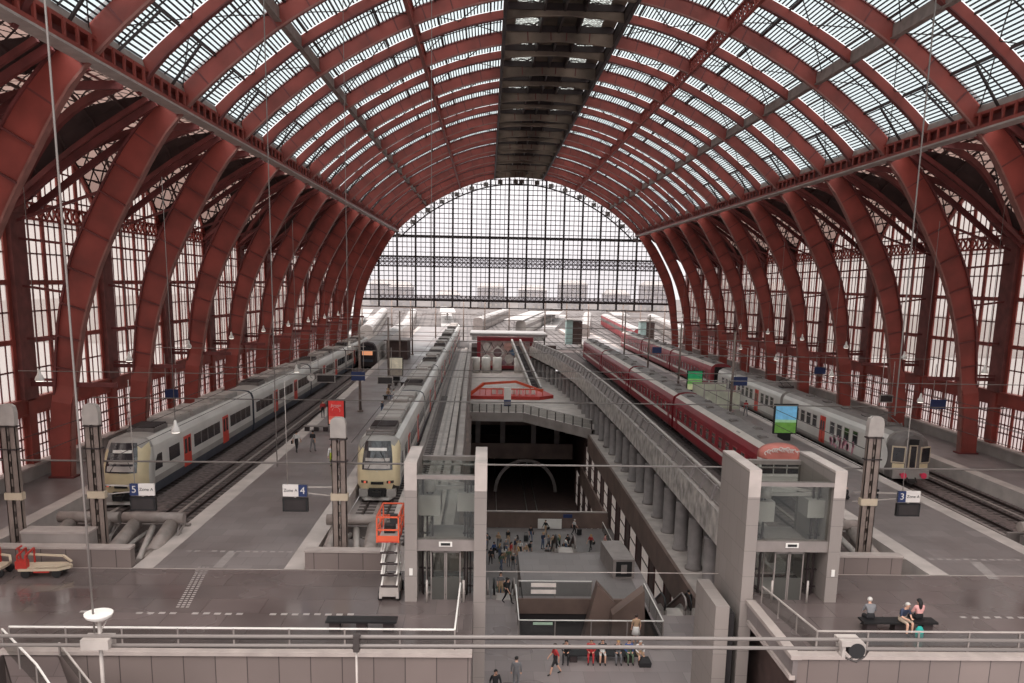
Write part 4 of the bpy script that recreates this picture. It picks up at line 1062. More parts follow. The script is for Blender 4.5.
def towcart(x, y, rz, label, long=True):
    o = empty('luggage_trolley', (x, y, 0), rz, label, 'luggage trolley')
    a = MB(); L = .95 if long else .45
    a.box(-L, L*.8, -.5, .5, .34, .46)
    if long: a.sweep([[(L*.8, -.5, .34), (L*.8, .5, .34), (L*.8, .5, .46), (L*.8, -.5, .46)], [(L*1.25, -.12, .34), (L*1.25, .12, .34), (L*1.25, .12, .46), (L*1.25, -.12, .46)]])
    a.build('bed', ['cream'], o)
    a = MB(); a.bar((-L, .48, .85), (L*.7, .48, .75), .1, .08); a.bar((L*.7, .48, .75), (L*1.2, .1, .6), .1, .08)
    if long: a.bar((-L*.2, -.48, .55), (L*.7, -.48, .55), .08, .06); a.bar((L*.7, -.48, .55), (L*1.2, -.1, .55), .08, .06)
    a.build('rim', ['cream'], o)
    a = MB()
    for px in (-L, -L+.35): a.bar((px, -.45, .4), (px, -.45, 1.05), .07); a.bar((px, .45, .4), (px, .45, 1.15), .07); a.bar((px, -.45, 1.05), (px, .45, 1.15), .07)
    a.bar((-L, 0, .4), (-L-.1, 0, 1.3), .06); a.bar((-L-.1, -.25, 1.3), (-L-.1, .3, 1.3), .06); a.box(-L-.1, -L+.35, -.5, -.1, .45, .8); a.bar((-L*.3, -.48, .3), (L*.4, -.48, .3), .06)
    a.build('steering_frame', ['redp'], o)
    for px in ((-L*.7, L*.7) if long else (-.3, .3)):
        for py in (-.42, .42):
            a = MB(); a.tube([(px, py-.06, .2), (px, py+.06, .2)], .19, 12); a.build('wheel', ['black'], o)
towcart(-25.2, 38.0, math.radians(4), 'red and cream luggage trolley with a pointed bed by the left low wall')
towcart(-27.3, 38.0, 0, 'small red trolley cut by the left edge of the view', False)
def bench(x, y, z, w_, label, group=None, m_='black', dep=.6, rz=0):
    o = empty('bench', (x, y, z), rz, label, 'bench', group)
    a = MB(); a.box(-w_/2, w_/2, -dep/2, dep/2, .4, .48); a.build('seat', [m_], o)
    for px in (-w_*.38, 0, w_*.38):
        a = MB(); a.box(px-.2, px+.2, -dep*.35, dep*.35, 0, .4); a.build('leg', ['iron'], o)
    return o
bench(-9.95, 31.9, 0, 2.75, 'dark backless bench behind the railing of the left deck')
bench(11.45, 32.2, 0, 3.0, 'dark backless bench with seated people on the right deck')
bench(1.1, 43.0, ZA, 3.9, 'long black bench with seated people on the concourse below', dep=.9)
# ================================================================ SIGNS
def platform_sign(x, y, z, num, blue_left, label, arm=None, w_=1.2):
    o = empty('platform_sign', (x, y, z), 0, label, 'sign', 'platform number signs')
    a = MB(); a.box(-w_/2, w_/2, -.06, .06, .75, 1.35); a.build('panel', [mat('panel_white', (214, 205, 200), .5, var=0, emit=.1)], o)
    bx0 = -w_/2 if blue_left else w_/2-.42
    a = MB(); a.box(bx0, bx0+.42, -.075, .075, .75, 1.35); b = a.build('number_field', ['blue'], o)
    text_obj('number', num, .5, (bx0+.21, -.085, 1.05), (PI/2, 0, 0), 'white', b)
    cx = (bx0+.42+w_/2)/2 if blue_left else (-w_/2+bx0)/2
    text_obj('lettering', 'Zone A', .22, (cx, -.075, 1.06), (PI/2, 0, 0), 'black', o)
    a = MB(); a.box(-w_/2-.02, w_/2+.04, -.1, .1, -.02, .68, 0); d = a.build('display', ['black'], o)
    a = MB(); a.box(-w_/2+.08, w_/2-.06, -.115, -.1, .06, .6, 0); a.build('screen', ['screen'], d)
    a = MB(); a.box(-.05, .05, -.03, .03, .66, .78)
    if arm is not None: a.bar((sgn(arm-x)*w_/2, .1, 1.2), (arm-x, -.2+(.0), 1.3), .07); a.bar((sgn(arm-x)*w_/2, .1, .9), (arm-x, -.2, .8), .05); a.tube([(-w_*.3, 0, 1.35), (-w_*.3, 0, 6.5)], .02, 5)
    a.build('bracket', ['greyl'], o)
    return o
platform_sign(-22.2, 42.0, 2.02, '5', True, 'hanging blue and white sign numbered 5 above a dark display', -24.2)
platform_sign(-14.68, 42.0, 2.06, '4', False, 'hanging white and blue sign numbered 4 above a dark display', -12.4)
platform_sign(17.4, 44.0, 1.62, '3', True, 'hanging blue and white sign numbered 3 above a dark display', 14.3)
def adboard(x, y, w_, h, z0, cols, label, rz=0, word=None):
    o = empty('advertising_panel', (x, y, 0), rz, label, 'advertising panel')
    a = MB(); a.box(-w_/2-.1, w_/2+.1, -.15, .15, z0-.1, z0+h+.1); a.box(-w_*.3, w_*.3, -.12, .12, 0, z0); a.build('case', ['black'], o)
    a = MB(); n = len(cols); zz = z0
    for i, (cc, f) in enumerate(cols):
        a.box(-w_/2, w_/2, -.17, -.15, zz, zz+h*f, i); zz += h*f
    a.build('poster', [mat('poster', cc, .4, var=.15, scale=2, emit=.25) for cc, f in cols], o)
    if word:
        text_obj('lettering', word, .36, (0, -.19, z0+h*.8), (PI/2, 0, 0), 'white', o)
        a = MB(); pts = [(.35*math.cos(t), -.19, z0+h*.58+.3*math.sin(t)) for t in [PI*j/8-.4 for j in range(10)]]
        for p, q in zip(pts, pts[1:]): a.bar(p, q, .1, .02)
        a.build('emblem', ['white'], o)
    return o
adboard(-18.6, 76.6, 1.35, 2.1, .75, [((226, 150, 130), .18), ((206, 92, 78), .16), ((196, 52, 48), .66)], 'red advertising panel with white lettering on the left island platform', word='Jansen')
adboard(21.6, 75.5, 1.9, 2.5, .7, [((96, 140, 60), .38), ((150, 190, 150), .1), ((110, 170, 205), .52)], 'lit advertising panel with green meadow and blue sky, nearest on the right island')
adboard(20.9, 107, 1.8, 2.3, .7, [((190, 196, 150), .3), ((110, 170, 90), .3), ((40, 140, 90), .4)], 'green lit advertising panel farther down the right island platform')
adboard(-17.6, 118, 1.7, 2.4, .7, [((120, 110, 100), .4), ((190, 180, 160), .6)], 'grey framed advertising panel on the far part of the left island')
def hungboard(x, y, z, w_, h, label, m_='blue', face=None):
    o = empty('hanging_sign', (x, y, z), 0, label, 'sign')
    a = MB(); a.box(-w_/2, w_/2, -.08, .08, 0, h); a.build('panel', [m_], o)
    a = MB(); a.tube([(-w_*.4, 0, h), (-w_*.4, 0, h+3)], .03, 5); a.tube([(w_*.4, 0, h), (w_*.4, 0, h+3)], .03, 5); a.build('hanger', ['greyl'], o)
    if face:
        a = MB(); a.box(-w_/2+.08, w_/2-.08, -.1, -.08, .08, h-.08); a.build('face', [face], o)
    return o
hungboard(-31.8, 73, 3.3, 1.1, .8, 'small blue hanging sign over the left wall platform')
hungboard(-18.4, 88.5, 3.3, 1.4, .9, 'blue hanging sign with white figures over the left island platform')
hungboard(-21.6, 88, 3.1, 1.9, .9, 'grey cased departure display hanging beside a round clock', 'greyl', 'screen')
hungboard(33.2, 71.5, 3.6, 1.3, .8, 'small blue hanging sign over the right wall platform, near the first arch', 'blue')
hungboard(34, 100, 3.6, 1.3, .8, 'small blue hanging sign over the right wall platform, farther along', 'blue')
hungboard(21.2, 88.5, 3.4, 1.4, .9, 'blue hanging sign over the right island platform beside a pole')
hungboard(20.5, 130, 3.4, 1.4, .9, 'blue hanging sign far down the right island platform')
hungboard(30.8, 76, 3.5, 1.2, .7, 'dark departure display hanging over the right tracks', 'greyl', 'screen')
hungboard(-15.7, 89, 2.9, 1.6, .8, 'dark departure display hanging over the left island beside the roof of the train', 'greyl', 'screen')
ck = empty('clock', (-23.1, 88, 3.6), 0, 'round white hanging clock on the left island platform', 'clock')
a = MB(); a.tube([(0, -.1, 0), (0, .1, 0)], .42, 20); a.build('case', ['greyl'], ck); a = MB(); a.tube([(0, -.12, 0), (0, -.1, 0)], .36, 20); a.build('dial', ['white'], ck)
a = MB(); a.bar((0, -.14, 0), (0, -.14, .26), .04); a.bar((0, -.14, 0), (.18, -.14, -.06), .04); a.build('hands', ['black'], ck)
a = MB(); a.tube([(0, 0, .4), (0, 0, 3)], .03, 5); a.build('hanger', ['greyl'], ck)
# signs on the back rail of the square opening
for i, (z, t) in enumerate(((ZA+.75, '< Exit'), (ZA+.3, 'A  B  C'))):
    a = MB(); a.box(0, 1.6, 0, .05, 0, .26); o = a.build('direction_sign', ['whitepanel'], loc=(-2.2, 52.12, z)); tag(o, '%s white direction strip on the back railing of the square opening' % ('upper' if i == 0 else 'lower'), 'sign')
a = MB(); a.box(0, 1.1, 0, .04, 0, .14); o = a.build('direction_sign', [mat('sign_green', (150, 170, 150), .5, var=0, emit=.1)], loc=(-2.4, 45.72, ZA+.85)); tag(o, 'thin pale green sign strip on the front railing of the square opening', 'sign')
a = MB(); a.box(-1.3, 1.3, 0, .1, 0, 1.1); b = a.build('white_board', ['white'], loc=(1.9, 90.6, ZP+.1)); tag(b, 'white notice board with dark lettering against the brown parapet', 'sign')
for x in (-5.6, 3.9):
    a = MB(); a.box(-.5, .5, -.05, 0, 0, .4); o = a.build('blue_sign', ['blue'], loc=(x, 91.2, ZP+1.2)); tag(o, 'small blue sign on the %s of the brown parapet' % ('left end' if x < 0 else 'middle'), 'sign')
ps = empty('pictogram_sign', (5.1, 30.7, -3.6), 0, 'tilted blue pictogram panel at the foot of the right front wall', 'sign')
a = MB(); a.box(-.3, .3, -.05, .05, -.4, .5); a.build('panel', ['blue'], ps); a = MB(); a.bar((-.15, -.07, .3), (.15, -.07, 0), .06, .02); a.bar((.15, -.07, 0), (-.1, -.07, -.2), .06, .02); a.box(-.28, -.05, -.07, -.05, .1, .35); a.build('arrow', ['white'], ps)
# ================================================================ CONCOURSE OBJECTS
def wedge(pts, y0, y1, label):
    a = MB(); a.sweep([[(x, y0, z) for x, z in pts], [(x, y1, z) for x, z in pts]]); o = a.build('stone_wedge', ['brown']); tag(o, label, 'stone cladding', None, 'structure')
wedge([(.9, -9.4), (1.9, -4.9), (3.0, -6.1), (3.3, -9.4)], 50.8, 51.8, 'left of the two pointed brown stone wedges over the opening')
wedge([(2.6, -9.4), (2.7, -6.4), (4.6, -4.8), (4.8, -9.4)], 49.6, 50.6, 'right of the two pointed brown stone wedges over the opening')
ki = empty('kiosk', (4.2, 58.2, ZA), math.radians(4), 'dark grey box kiosk with a framed end standing on the landing', 'kiosk')
a = MB(); a.box(-.75, .75, -2.2, 2.2, 0, 1.35); a.build('body', ['grey'], ki); a = MB(); a.box(-.55, .55, -2.25, -2.2, .15, 1.2); a.build('end_panel', ['black'], ki); a = MB(); a.box(-.2, .2, -2.28, -2.25, .35, 1.0); a.build('window', ['grey'], ki)
def escalator(x, y0, y1, z0, z1, label, w_=1.0):
    o = empty('escalator', (x, y0, z0), 0, label, 'escalator', 'escalators down to the lower floor')
    L = y1-y0; H = z1-z0; n = 26
    a = MB()
    for i in range(n):
        t0, t1 = i/n, (i+1)/n; a.box(-w_/2, w_/2, L*t0, L*t1, H*t1-.25, H*t1)
    a.build('steps', ['iron'], o)
    for s in (-1, 1):
        xx = s*(w_/2+.14); a = MB()
        pts = [(-1.2, -.1), (-1.2, .75), (-.9, .95), (0, .95), (L, H+.95), (L+.8, H+.95), (L+.8, H-.1), (L, H-.4), (0, -.4)]
        a.face([(xx, y, z) for y, z in pts]); a.build('balustrade', ['darkbrown'], o)
        a = MB(); hp = [(xx, -1.1, .3), (xx, -1.25, .75), (xx, -.9, 1.0), (xx, 0, 1.0), (xx, L, H+1.0), (xx, L+.8, H+1.0)]
        a.tube(hp, .07, 6); a.build('handrail', ['black' if s < 0 else 'grey'], o)
        a = MB(); a.box(xx-.14, xx+.14, -1.1, 0, -.02, .3); a.sweep([[(xx-.14, 0, .3), (xx+.14, 0, .3), (xx+.14, 0, -.3), (xx-.14, 0, -.3)], [(xx-.14, L, H+.3), (xx+.14, L, H+.3), (xx+.14, L, H-.3), (xx-.14, L, H-.3)]]); a.build('skirt_panel', ['chrome'], o)
    a = MB(); a.box(-w_/2, w_/2, -1.3, 0, -.03, .02); a.build('landing_plate', ['greyl'], o)
    return o
escalator(6.5, 50.6, 61.5, ZA, ZP, 'escalator with dark sides on the right of the concourse, the left one of a pair')
escalator(8.0, 50.6, 61.5, ZA, ZP, 'escalator with dark sides on the right of the concourse, the right one of a pair').scale = (.85, 1, 1)
escalator(-3.9, 53.0, 64.5, ZA, ZP, 'escalator crowded with travellers descending on the left of the landing', 1.0)
escalator(.9, 62.9, 74.0, ZA, ZP, 'escalator with a pale landing plate beyond the grey landing', 1.1)
escalator(-5.6, 53.0, 64.5, ZA, ZP, 'escalator farthest left beside the wall of the void', 1.0)
mb = MB(); mb.box(-6.9, -4.6, 40, 52.0, ZA-.0, ZA+.0+.02, 0); 
# ================================================================ TRAINS
def body_profile(hw, h, roof=.55, z0=0):
    """half profile (right side) from the bottom centre to the roof centre"""
    return [(hw*.92, z0), (hw, z0+.35), (hw, h-roof-.25), (hw*.97, h-roof), (hw*.82, h-roof*.38), (hw*.5, h-roof*.08), (0, h)]
def ring(pr, y):
    return [(x, y, z) for x, z in pr]+[(-x, y, z) for x, z in reversed(pr[:-1])]
def coach_body(mb, pr, y0, y1, fm):
    r0, r1 = ring(pr, y0), ring(pr, y1); n = len(r0)
    mb.sweep([r0, r1], (lambda i, k: fm(min(k, n-2-k) if k < n-1 else -1)), True, True)
CW = {}
def cached(key, fn):
    if key not in CW: CW[key] = fn()
    return CW[key]
def inst(name, me, parent, loc=(0, 0, 0), rz=0):
    o = bpy.data.objects.new(name, me); C.objects.link(o); o.parent = parent; o.location = loc; o.rotation_euler = (0, 0, rz); return o
def bogie_mesh():
    a = MB()
    for y in (-1.25, 1.25):
        for x in (-.75, .75): a.tube([(x-.07, y, .46), (x+.07, y, .46)], .46, 14)
        a.tube([(-.9, y, .46), (.9, y, .46)], .09, 6)
    for x in (-1.0, 1.0):
        a.box(x-.08, x+.08, -1.9, 1.9, .45, .62); a.box(x-.12, x+.12, -.5, .5, .3, .75)
        for y in (-1.25, 1.25): a.box(x-.14, x+.14, y-.22, y+.22, .28, .66)
    return a.mesh('bogie', ['under'])
def win_mesh(w_, h, m_, fr, split=True, fw=.05):
    a = MB(); a.face([(0, -w_/2, 0), (0, w_/2, 0), (0, w_/2, h), (0, -w_/2, h)], 0)
    for q in ((-w_/2-fw, w_/2+fw, -fw, 0), (-w_/2-fw, w_/2+fw, h, h+fw), (-w_/2-fw, -w_/2, 0, h), (w_/2, w_/2+fw, 0, h)): a.box(-.01, .03, q[0], q[1], q[2], q[3], 1)
    if split: a.box(-.01, .025, -w_/2, w_/2, h*.66, h*.66+.05, 1)
    return a.mesh('window', [m_, fr])
# ---- old red coaches
def red_coach(train, y0, L, f=1.0, bodymat='coach', first=False, graffiti=False, equip=True):
    hw, h = 1.43, 3.35
    c = empty('carriage', (0, y0+L/2, 0)); c.parent = train
    a = MB(); pr = [(hw*.9, -.15), (hw, .05), (hw, .72), (hw, 1.02), (hw, 2.25), (hw*.99, 2.5), (hw*.9, 2.95), (hw*.62, 3.22), (hw*.3, 3.33), (0, 3.35)]
    fm = lambda k: {-1: 4, 0: 0, 1: 0, 2: 1, 3: 0, 4: 0, 5: 0, 6: 2, 7: 3, 8: 3, 9: 3}.get(k, 0)
    coach_body(a, pr, -L/2+.35, L/2-.35, fm)
    a.build('body', [bodymat, 'white', 'roofl', 'traingd', 'under'], c)
    wm = cached(('rw', bodymat), lambda: win_mesh(1.05, .85, 'wincoach', 'coachf'))
    dm = cached(('rd', bodymat), lambda: (lambda q: (q.box(-.03, .03, -.45, .45, .05, 2.2, 0), q.box(.03, .035, -.22, .22, 1.3, 2.0, 1), q)[-1])(MB()).mesh('door', [bodymat, 'wincoach']))
    n = 11; xs_ = [-L/2+3.4+(L-6.8)*i/(n-1) for i in range(n)]
    for s in (-1, 1):
        for y in xs_: inst('window', wm, c, (s*(hw+.012), y, 1.2), 0 if s > 0 else PI)
        for y in (-L/2+1.7, L/2-1.7): inst('door', dm, c, (s*hw, y, 0), 0 if s > 0 else PI)
    bm = cached('bogie', bogie_mesh)
    for y in (-L/2+4, L/2-4): inst('bogie', bm, c, (0, y, -.8))
    a = MB(); a.box(-1.1, 1.1, -L/2+7, L/2-7, -.55, -.12); a.build('underframe_boxes', ['under'], c)
    a = MB(); a.box(-.9, .9, L/2-.36, L/2+.0, -.1, 2.9); a.box(-.9, .9, -L/2, -L/2+.36, -.1, 2.9); a.build('gangway', ['black'], c)
    rv = cached('vent', lambda: (lambda q: (q.box(-.28, .28, -.35, .35, 0, .14), q.box(-.2, .2, -.28, .28, .14, .2), q)[-1])(MB()).mesh('roof_vent', ['traingd']))
    for i in range(7): inst('roof_vent', rv, c, (.35 if i % 2 else -.4, -L/2+2.5+i*(L-5)/6, 3.27))
    ph = MB(); ph.box(-.45, .45, -.4, .4, 0, .03); p_ = ph.build('roof_hatch', ['grey'], c, loc=(-.7, -L/2+6, 3.19)); p_.rotation_euler = (0, -.28, 0)
    return c
tr = empty('red_train', (14.3, 0, 0), 0, 'string of dark red coaches with grey roofs running down the right of the void', 'train')
for i in range(4):
    c = red_coach(tr, 55.4+i*26.8, 26.6, first=i == 0)
# rounded red-white graffitied end of the first coach
a = MB()
n = 16
top = [(1.43*math.cos(PI-PI*i/n), 2.55+.82*math.sin(PI*i/n)**.7 if 0 < i < n else 2.55) for i in range(n+1)]
rings = []
for j, (yy, s_) in enumerate(((.35, 1), (.0, .97), (-.3, .88), (-.5, .7))):
    rings.append([(x*s_, yy, 2.45+(z-2.45)*s_) for x, z in top]+[(1.43*s_*.98, yy, 2.4), (-1.43*s_*.98, yy, 2.4)])
a.sweep(rings, 0, True, True, True)
a.build('painted_cab_roof', [mat('graffiti_red_white', (190, 112, 100), .6, var=.1)], tr, loc=(0, 55.4, 0))
a = MB()
for i in range(15):
    x = -1.05+i*.15; z = 2.75+.42*math.cos(x*1.1)+.05*math.sin(i*2.3)
    pts = [(x+.13*math.cos(t), -.36-.12*(1-abs(x)), z-.12+.13*math.sin(t)) for t in [PI*2*q/7 for q in range(6)]]
    for p, q in zip(pts, pts[1:]): a.bar(p, q, .05, .04)
a.build('painted_lettering', ['white'], tr, loc=(0, 55.4-.1, 0))
a = MB(); a.box(-1.38, 1.38, -.25, .3, -.1, 1.2, 0); a.box(-1.38, 1.38, -.3, .35, 1.2, 1.35, 2)
for x0, x1 in ((-1.25, -.5), (-.4, .4), (.5, 1.25)): a.box(x0, x1, -.3, -.2, 1.4, 2.35, 1)
a.box(-1.4, 1.4, -.22, .35, 1.3, 2.42, 0); a.build('cab_front', ['trainw', 'win', 'white'], tr, loc=(0, 55.4, 0))
tr2 = empty('red_train', (26.2, 0, 0), 0, 'faded pink and red coaches standing behind the white train on the right', 'train')
for i in range(3): red_coach(tr2, 114+i*26.6, 26.4, bodymat='coachf')
# ---- white EMU with red doors
def white_coach(train, y0, L, cab):
    hw = 1.44
    c = empty('carriage', (0, y0+L/2, 0)); c.parent = train
    a = MB(); pr = [(hw*.93, -.2), (hw, .05), (hw, .3), (hw, 2.3), (hw*.98, 2.55), (hw*.88, 2.85), (hw*.6, 3.1), (hw*.3, 3.2), (0, 3.22)]
    fm = lambda k: {-1: 5, 0: 4, 1: 4, 2: 0, 3: 0, 4: 0, 5: 1, 6: 2, 7: 2, 8: 2}.get(k, 0)
    y_a = -L/2+(1.3 if cab else .3)
    coach_body(a, pr, y_a, L/2-.3, fm)
    a.build('body', ['trainw', 'traing', 'traingd', 'grey', 'traing', 'under'], c)
    wm = cached('ww', lambda: win_mesh(.95, 1.0, 'win', 'greyl'))
    dm = cached('wd', lambda: (lambda q: (q.box(-.02, .03, -.62, .62, .02, 2.35, 0), q.box(.03, .036, -.45, -.1, 1.15, 1.95, 1), q.box(.03, .036, .1, .45, 1.15, 1.95, 1), q.box(.03, .038, -.02, .02, .05, 2.3, 1), q)[-1])(MB()).mesh('door', ['traindoor', 'win']))
    ws = [-8.6, -5.6, -3.9, -2.4, -.9, 3.2, 4.7, 6.2, 7.8] if cab else [-9.6, -8, -6.4, -2.4, -.8, .8, 2.4, 6.2, 7.8, 9.4]
    ds = [1.3] if cab else [-4.4, 4.3]
    for s in (-1, 1):
        for y in ws: inst('window', wm, c, (s*(hw+.012), y, 1.15), 0 if s > 0 else PI)
        for y in ds: inst('door', dm, c, (s*hw, y, 0), 0 if s > 0 else PI)
    bm = cached('bogie', bogie_mesh)
    for y in (-L/2+4, L/2-4): inst('bogie', bm, c, (0, y, -.8))
    a = MB(); a.box(-1.1, 1.1, -L/2+6.8, L/2-6.8, -.6, -.15); a.build('underframe_boxes', ['under'], c)
    a = MB(); a.box(-.9, .9, L/2-.32, L/2+.1, -.1, 2.8); a.build('gangway', ['black'], c)
    a = MB()
    for i in range(5): a.box(-.3, .3, -L/2+4+i*4.2-.4, -L/2+4+i*4.2+.4, 3.15, 3.33)
    a.build('roof_vents', ['traingd'], c)
    return c
def pantograph(parent, y, z, m_='iron'):
    a = MB()
    a.box(-.6, .6, y-.7, y+.7, z, z+.1)
    for s in (-.45, .45):
        a.bar((s, y-.5, z+.1), (s*.8, y+1.3, z+.55), .06); a.bar((s*.8, y+1.3, z+.55), (s*.6, y-.3, z+1.0), .05)
    a.bar((-.8, y-.3, z+1.02), (.8, y-.3, z+1.02), .1, .05)
    for s in (-1, 1): a.tube([(s*.5, y-.6, z), (s*.5, y-.6, z+.25)], .08, 8)
    a.build('pantograph', [m_], parent)
wt = empty('white_train', (26.2, 0, 0), 0, 'white commuter train with red doors and pink graffiti on the right track', 'train')
c1 = white_coach(wt, 61.2, 24.6, True); c2 = white_coach(wt, 86.0, 24.8, False)
y0 = -24.6/2
a = MB()   # cab front: facetted, dark with cream window frames
pr = [(1.34, -.25), (1.4, .1), (1.42, 1.0), (1.38, 2.2), (1.25, 2.6), (.8, 3.0), (0, 3.15)]
r0 = [(x, y0+1.32, z) for x, z in pr]+[(-x, y0+1.32, z) for x, z in reversed(pr[:-1])]
r1 = [(x*.96, y0+.45, z) for x, z in pr]+[(-x*.96, y0+.45, z) for x, z in reversed(pr[:-1])]
r2 = [(x*.55, y0+.05, z*.985) for x, z in pr]+[(-x*.55, y0+.05, z*.985) for x, z in reversed(pr[:-1])]
a.sweep([r2, r1, r0], 0); a.build('cab', ['cream' if False else 'traingd', ], c1)
a = MB(); a.box(-1.36, 1.36, y0-.02, y0+.1, -.2, .45); a.build('bumper_beam', ['traing'], c1)
for x_, w_ in ((-.95, .8), (.95, .8)):
    a = MB(); a.box(-w_/2, w_/2, -.03, .02, .5, .9); a.build('lower_cab_panel', ['yellow'], c1, loc=(x_, y0+.13, 0), rot=(0, 0, -.38 if x_ < 0 else .38))
def frame_win(parent, x, w_, z0, z1, y, nm='cab_window', rz=0):
    o = empty(nm, (x, y, 0), rz); o.parent = parent
    return o
for x, w_, z0, z1, rz, yy in ((-.98, .78, 1.05, 2.1, -.38, .17), (0, .42, .65, 2.25, 0, -.0), (.98, .78, 1.05, 2.1, .38, .17)):
    a = MB(); a.box(-w_/2-.09, w_/2+.09, -.08, 0, z0-.1, z1+.1, 0); a.box(-w_/2, w_/2, -.1, -.08, z0, z1, 1)
    a.build('cab_window', ['cream', 'win'], c1, loc=(x, y0+yy, 0), rot=(0, 0, rz))
a = MB(); a.box(-.32, .32, y0-.15, y0+.1, 2.35, 2.75); a.build('destination_box', ['black'], c1)
for x in (-.75, .75):
    a = MB(); a.tube([(x, y0-.5, .12), (x, y0-.42, .12)], .22, 14); a.tube([(x, y0-.42, .12), (x, y0, .12)], .1, 8); a.build('buffer', ['buffer'], c1)
a = MB(); a.box(-.25, .25, y0-.35, y0, -.5, -.2); a.tube([(-.3, y0-.1, -.1), (-.35, y0-.35, -.4), (0, y0-.4, -.6)], .05, 6); a.tube([(.3, y0-.1, -.1), (.35, y0-.35, -.4)], .05, 6); a.build('coupling', ['under'], c1)
# white disc livery + graffiti on the near side
a = MB(); pts = [(-1.455, y0+2.2+1.35*math.cos(t), 1.25+1.2*math.sin(t)) for t in [2*PI*q/24 for q in range(24)]]; a.face(pts); a.build('livery_disc', ['white'], c1)
a = MB(); rnd = random.Random(4)
for ch in range(6):
    yc = y0+7.2+ch*.85
    for st_ in range(4):
        p = (-1.462, yc+rnd.uniform(-.35, .35), rnd.uniform(.15, 1.25)); q = (-1.462, yc+rnd.uniform(-.4, .4), rnd.uniform(.15, 1.25)); a.bar(p, q, .3, .02, rnd.choice((0, 0, 0, 1)), up=(1, 0, 0))
a.build('graffiti', ['pink', 'white'], c1)
pantograph(c2, -9.5, 3.25); pantograph(c1, -8.5, 3.2, 'traingd')
# ---- yellow-fronted commuter units
def desiro_coach(train, y0, L, front=False, side=True):
    hw = 1.42
    c = empty('carriage', (0, y0+L/2, 0)); c.parent = train
    a = MB(); pr = [(hw*.9, -.55), (hw*.97, -.1), (hw, .12), (hw, .55), (hw, 2.3), (hw*.98, 2.6), (hw*.9, 2.95), (hw*.7, 3.15), (hw*.35, 3.22), (0, 3.24)]
    fm = lambda k: {-1: 3, 0: 2, 1: 2, 2: 1, 3: 0, 4: 0, 5: 0, 6: 0, 7: 4, 8: 4, 9: 4}.get(k, 0)
    coach_body(a, pr, -L/2+(2.3 if front else .25), L/2-.25, fm)
    a.build('body', ['trainw', 'traing', 'skirt', 'under', 'traing'], c)
    if side:
        wm = cached('dw', lambda: (lambda q: (q.box(-.02, .012, -3.1, 3.1, 0, .95, 0), [q.box(.012, .02, -3.1+i*1.55-.03, -3.1+i*1.55+.03, 0, .95, 1) for i in range(1, 4)], q)[-1])(MB()).mesh('window_strip', ['win', 'traing']))
        ws = cached('dws', lambda: (lambda q: (q.box(-.02, .012, -1.0, 1.0, 0, .95, 0), q)[-1])(MB()).mesh('window', ['win', 'traing']))
        dm = cached('dd', lambda: (lambda q: (q.box(-.02, .03, -.75, .75, -.05, 2.15, 0), q.box(.03, .036, -.6, -.12, .9, 1.95, 1), q.box(.03, .036, .12, .6, .9, 1.95, 1), q)[-1])(MB()).mesh('door', ['traindoor', 'win']))
        for s in (-1, 1):
            rz = 0 if s > 0 else PI
            for y in (-4.6, 4.6): inst('door', dm, c, (s*hw, y, .05), rz)
            inst('window_strip', wm, c, (s*(hw+.004), 0, 1.05), rz)
            if not front: inst('window_strip', wm, c, (s*(hw+.004), -9.1, 1.05), rz)
            else: inst('window', ws, c, (s*(hw+.004), -7.2, 1.05), rz)
            inst('window_strip', wm, c, (s*(hw+.004), 9.1, 1.05), rz)
    bm = cached('bogie', bogie_mesh)
    for y in (-L/2+(4.8 if front else 2), L/2-2): inst('bogie', bm, c, (0, y, -.8))
    # roof equipment
    ru = cached('ru1', lambda: (lambda q: (q.box(-.95, .95, -1.7, 1.7, 0, .38, 0), q.box(-.85, .85, -1.55, -.1, .38, .46, 1), q.box(-.85, .85, .1, 1.55, .38, .46, 1), q)[-1])(MB()).mesh('roof_unit', ['traing', 'greyl']))
    ru2 = cached('ru2', lambda: (lambda q: (q.box(-.9, .9, -1.2, 1.2, 0, .3, 0), [q.tube([(-.85, -1+i*.4, .36), (.85, -1+i*.4, .36)], .06, 6, 1) for i in range(6)], q)[-1])(MB()).mesh('roof_unit', ['traingd', 'iron']))
    ru3 = cached('ru3', lambda: (lambda q: (q.box(-.8, .8, -2.2, 2.2, 0, .25, 0), q.box(-.6, .6, -.8, .8, .25, .55, 0), q)[-1])(MB()).mesh('roof_unit', ['greyl']))
    for i, y in enumerate([-L/2+5.2, -L/2+9.2, -L/2+13.2, -L/2+17.4, -L/2+21.4]): inst('roof_unit', (ru2, ru, ru, ru3, ru)[i] if int(y0) % 2 else (ru2, ru3, ru, ru2, ru)[i], c, (0, y, 3.17))
    a = MB(); a.box(-.95, .95, L/2-.27, L/2+.27, -.3, 2.9); a.build('gangway', ['black'], c)
    return c
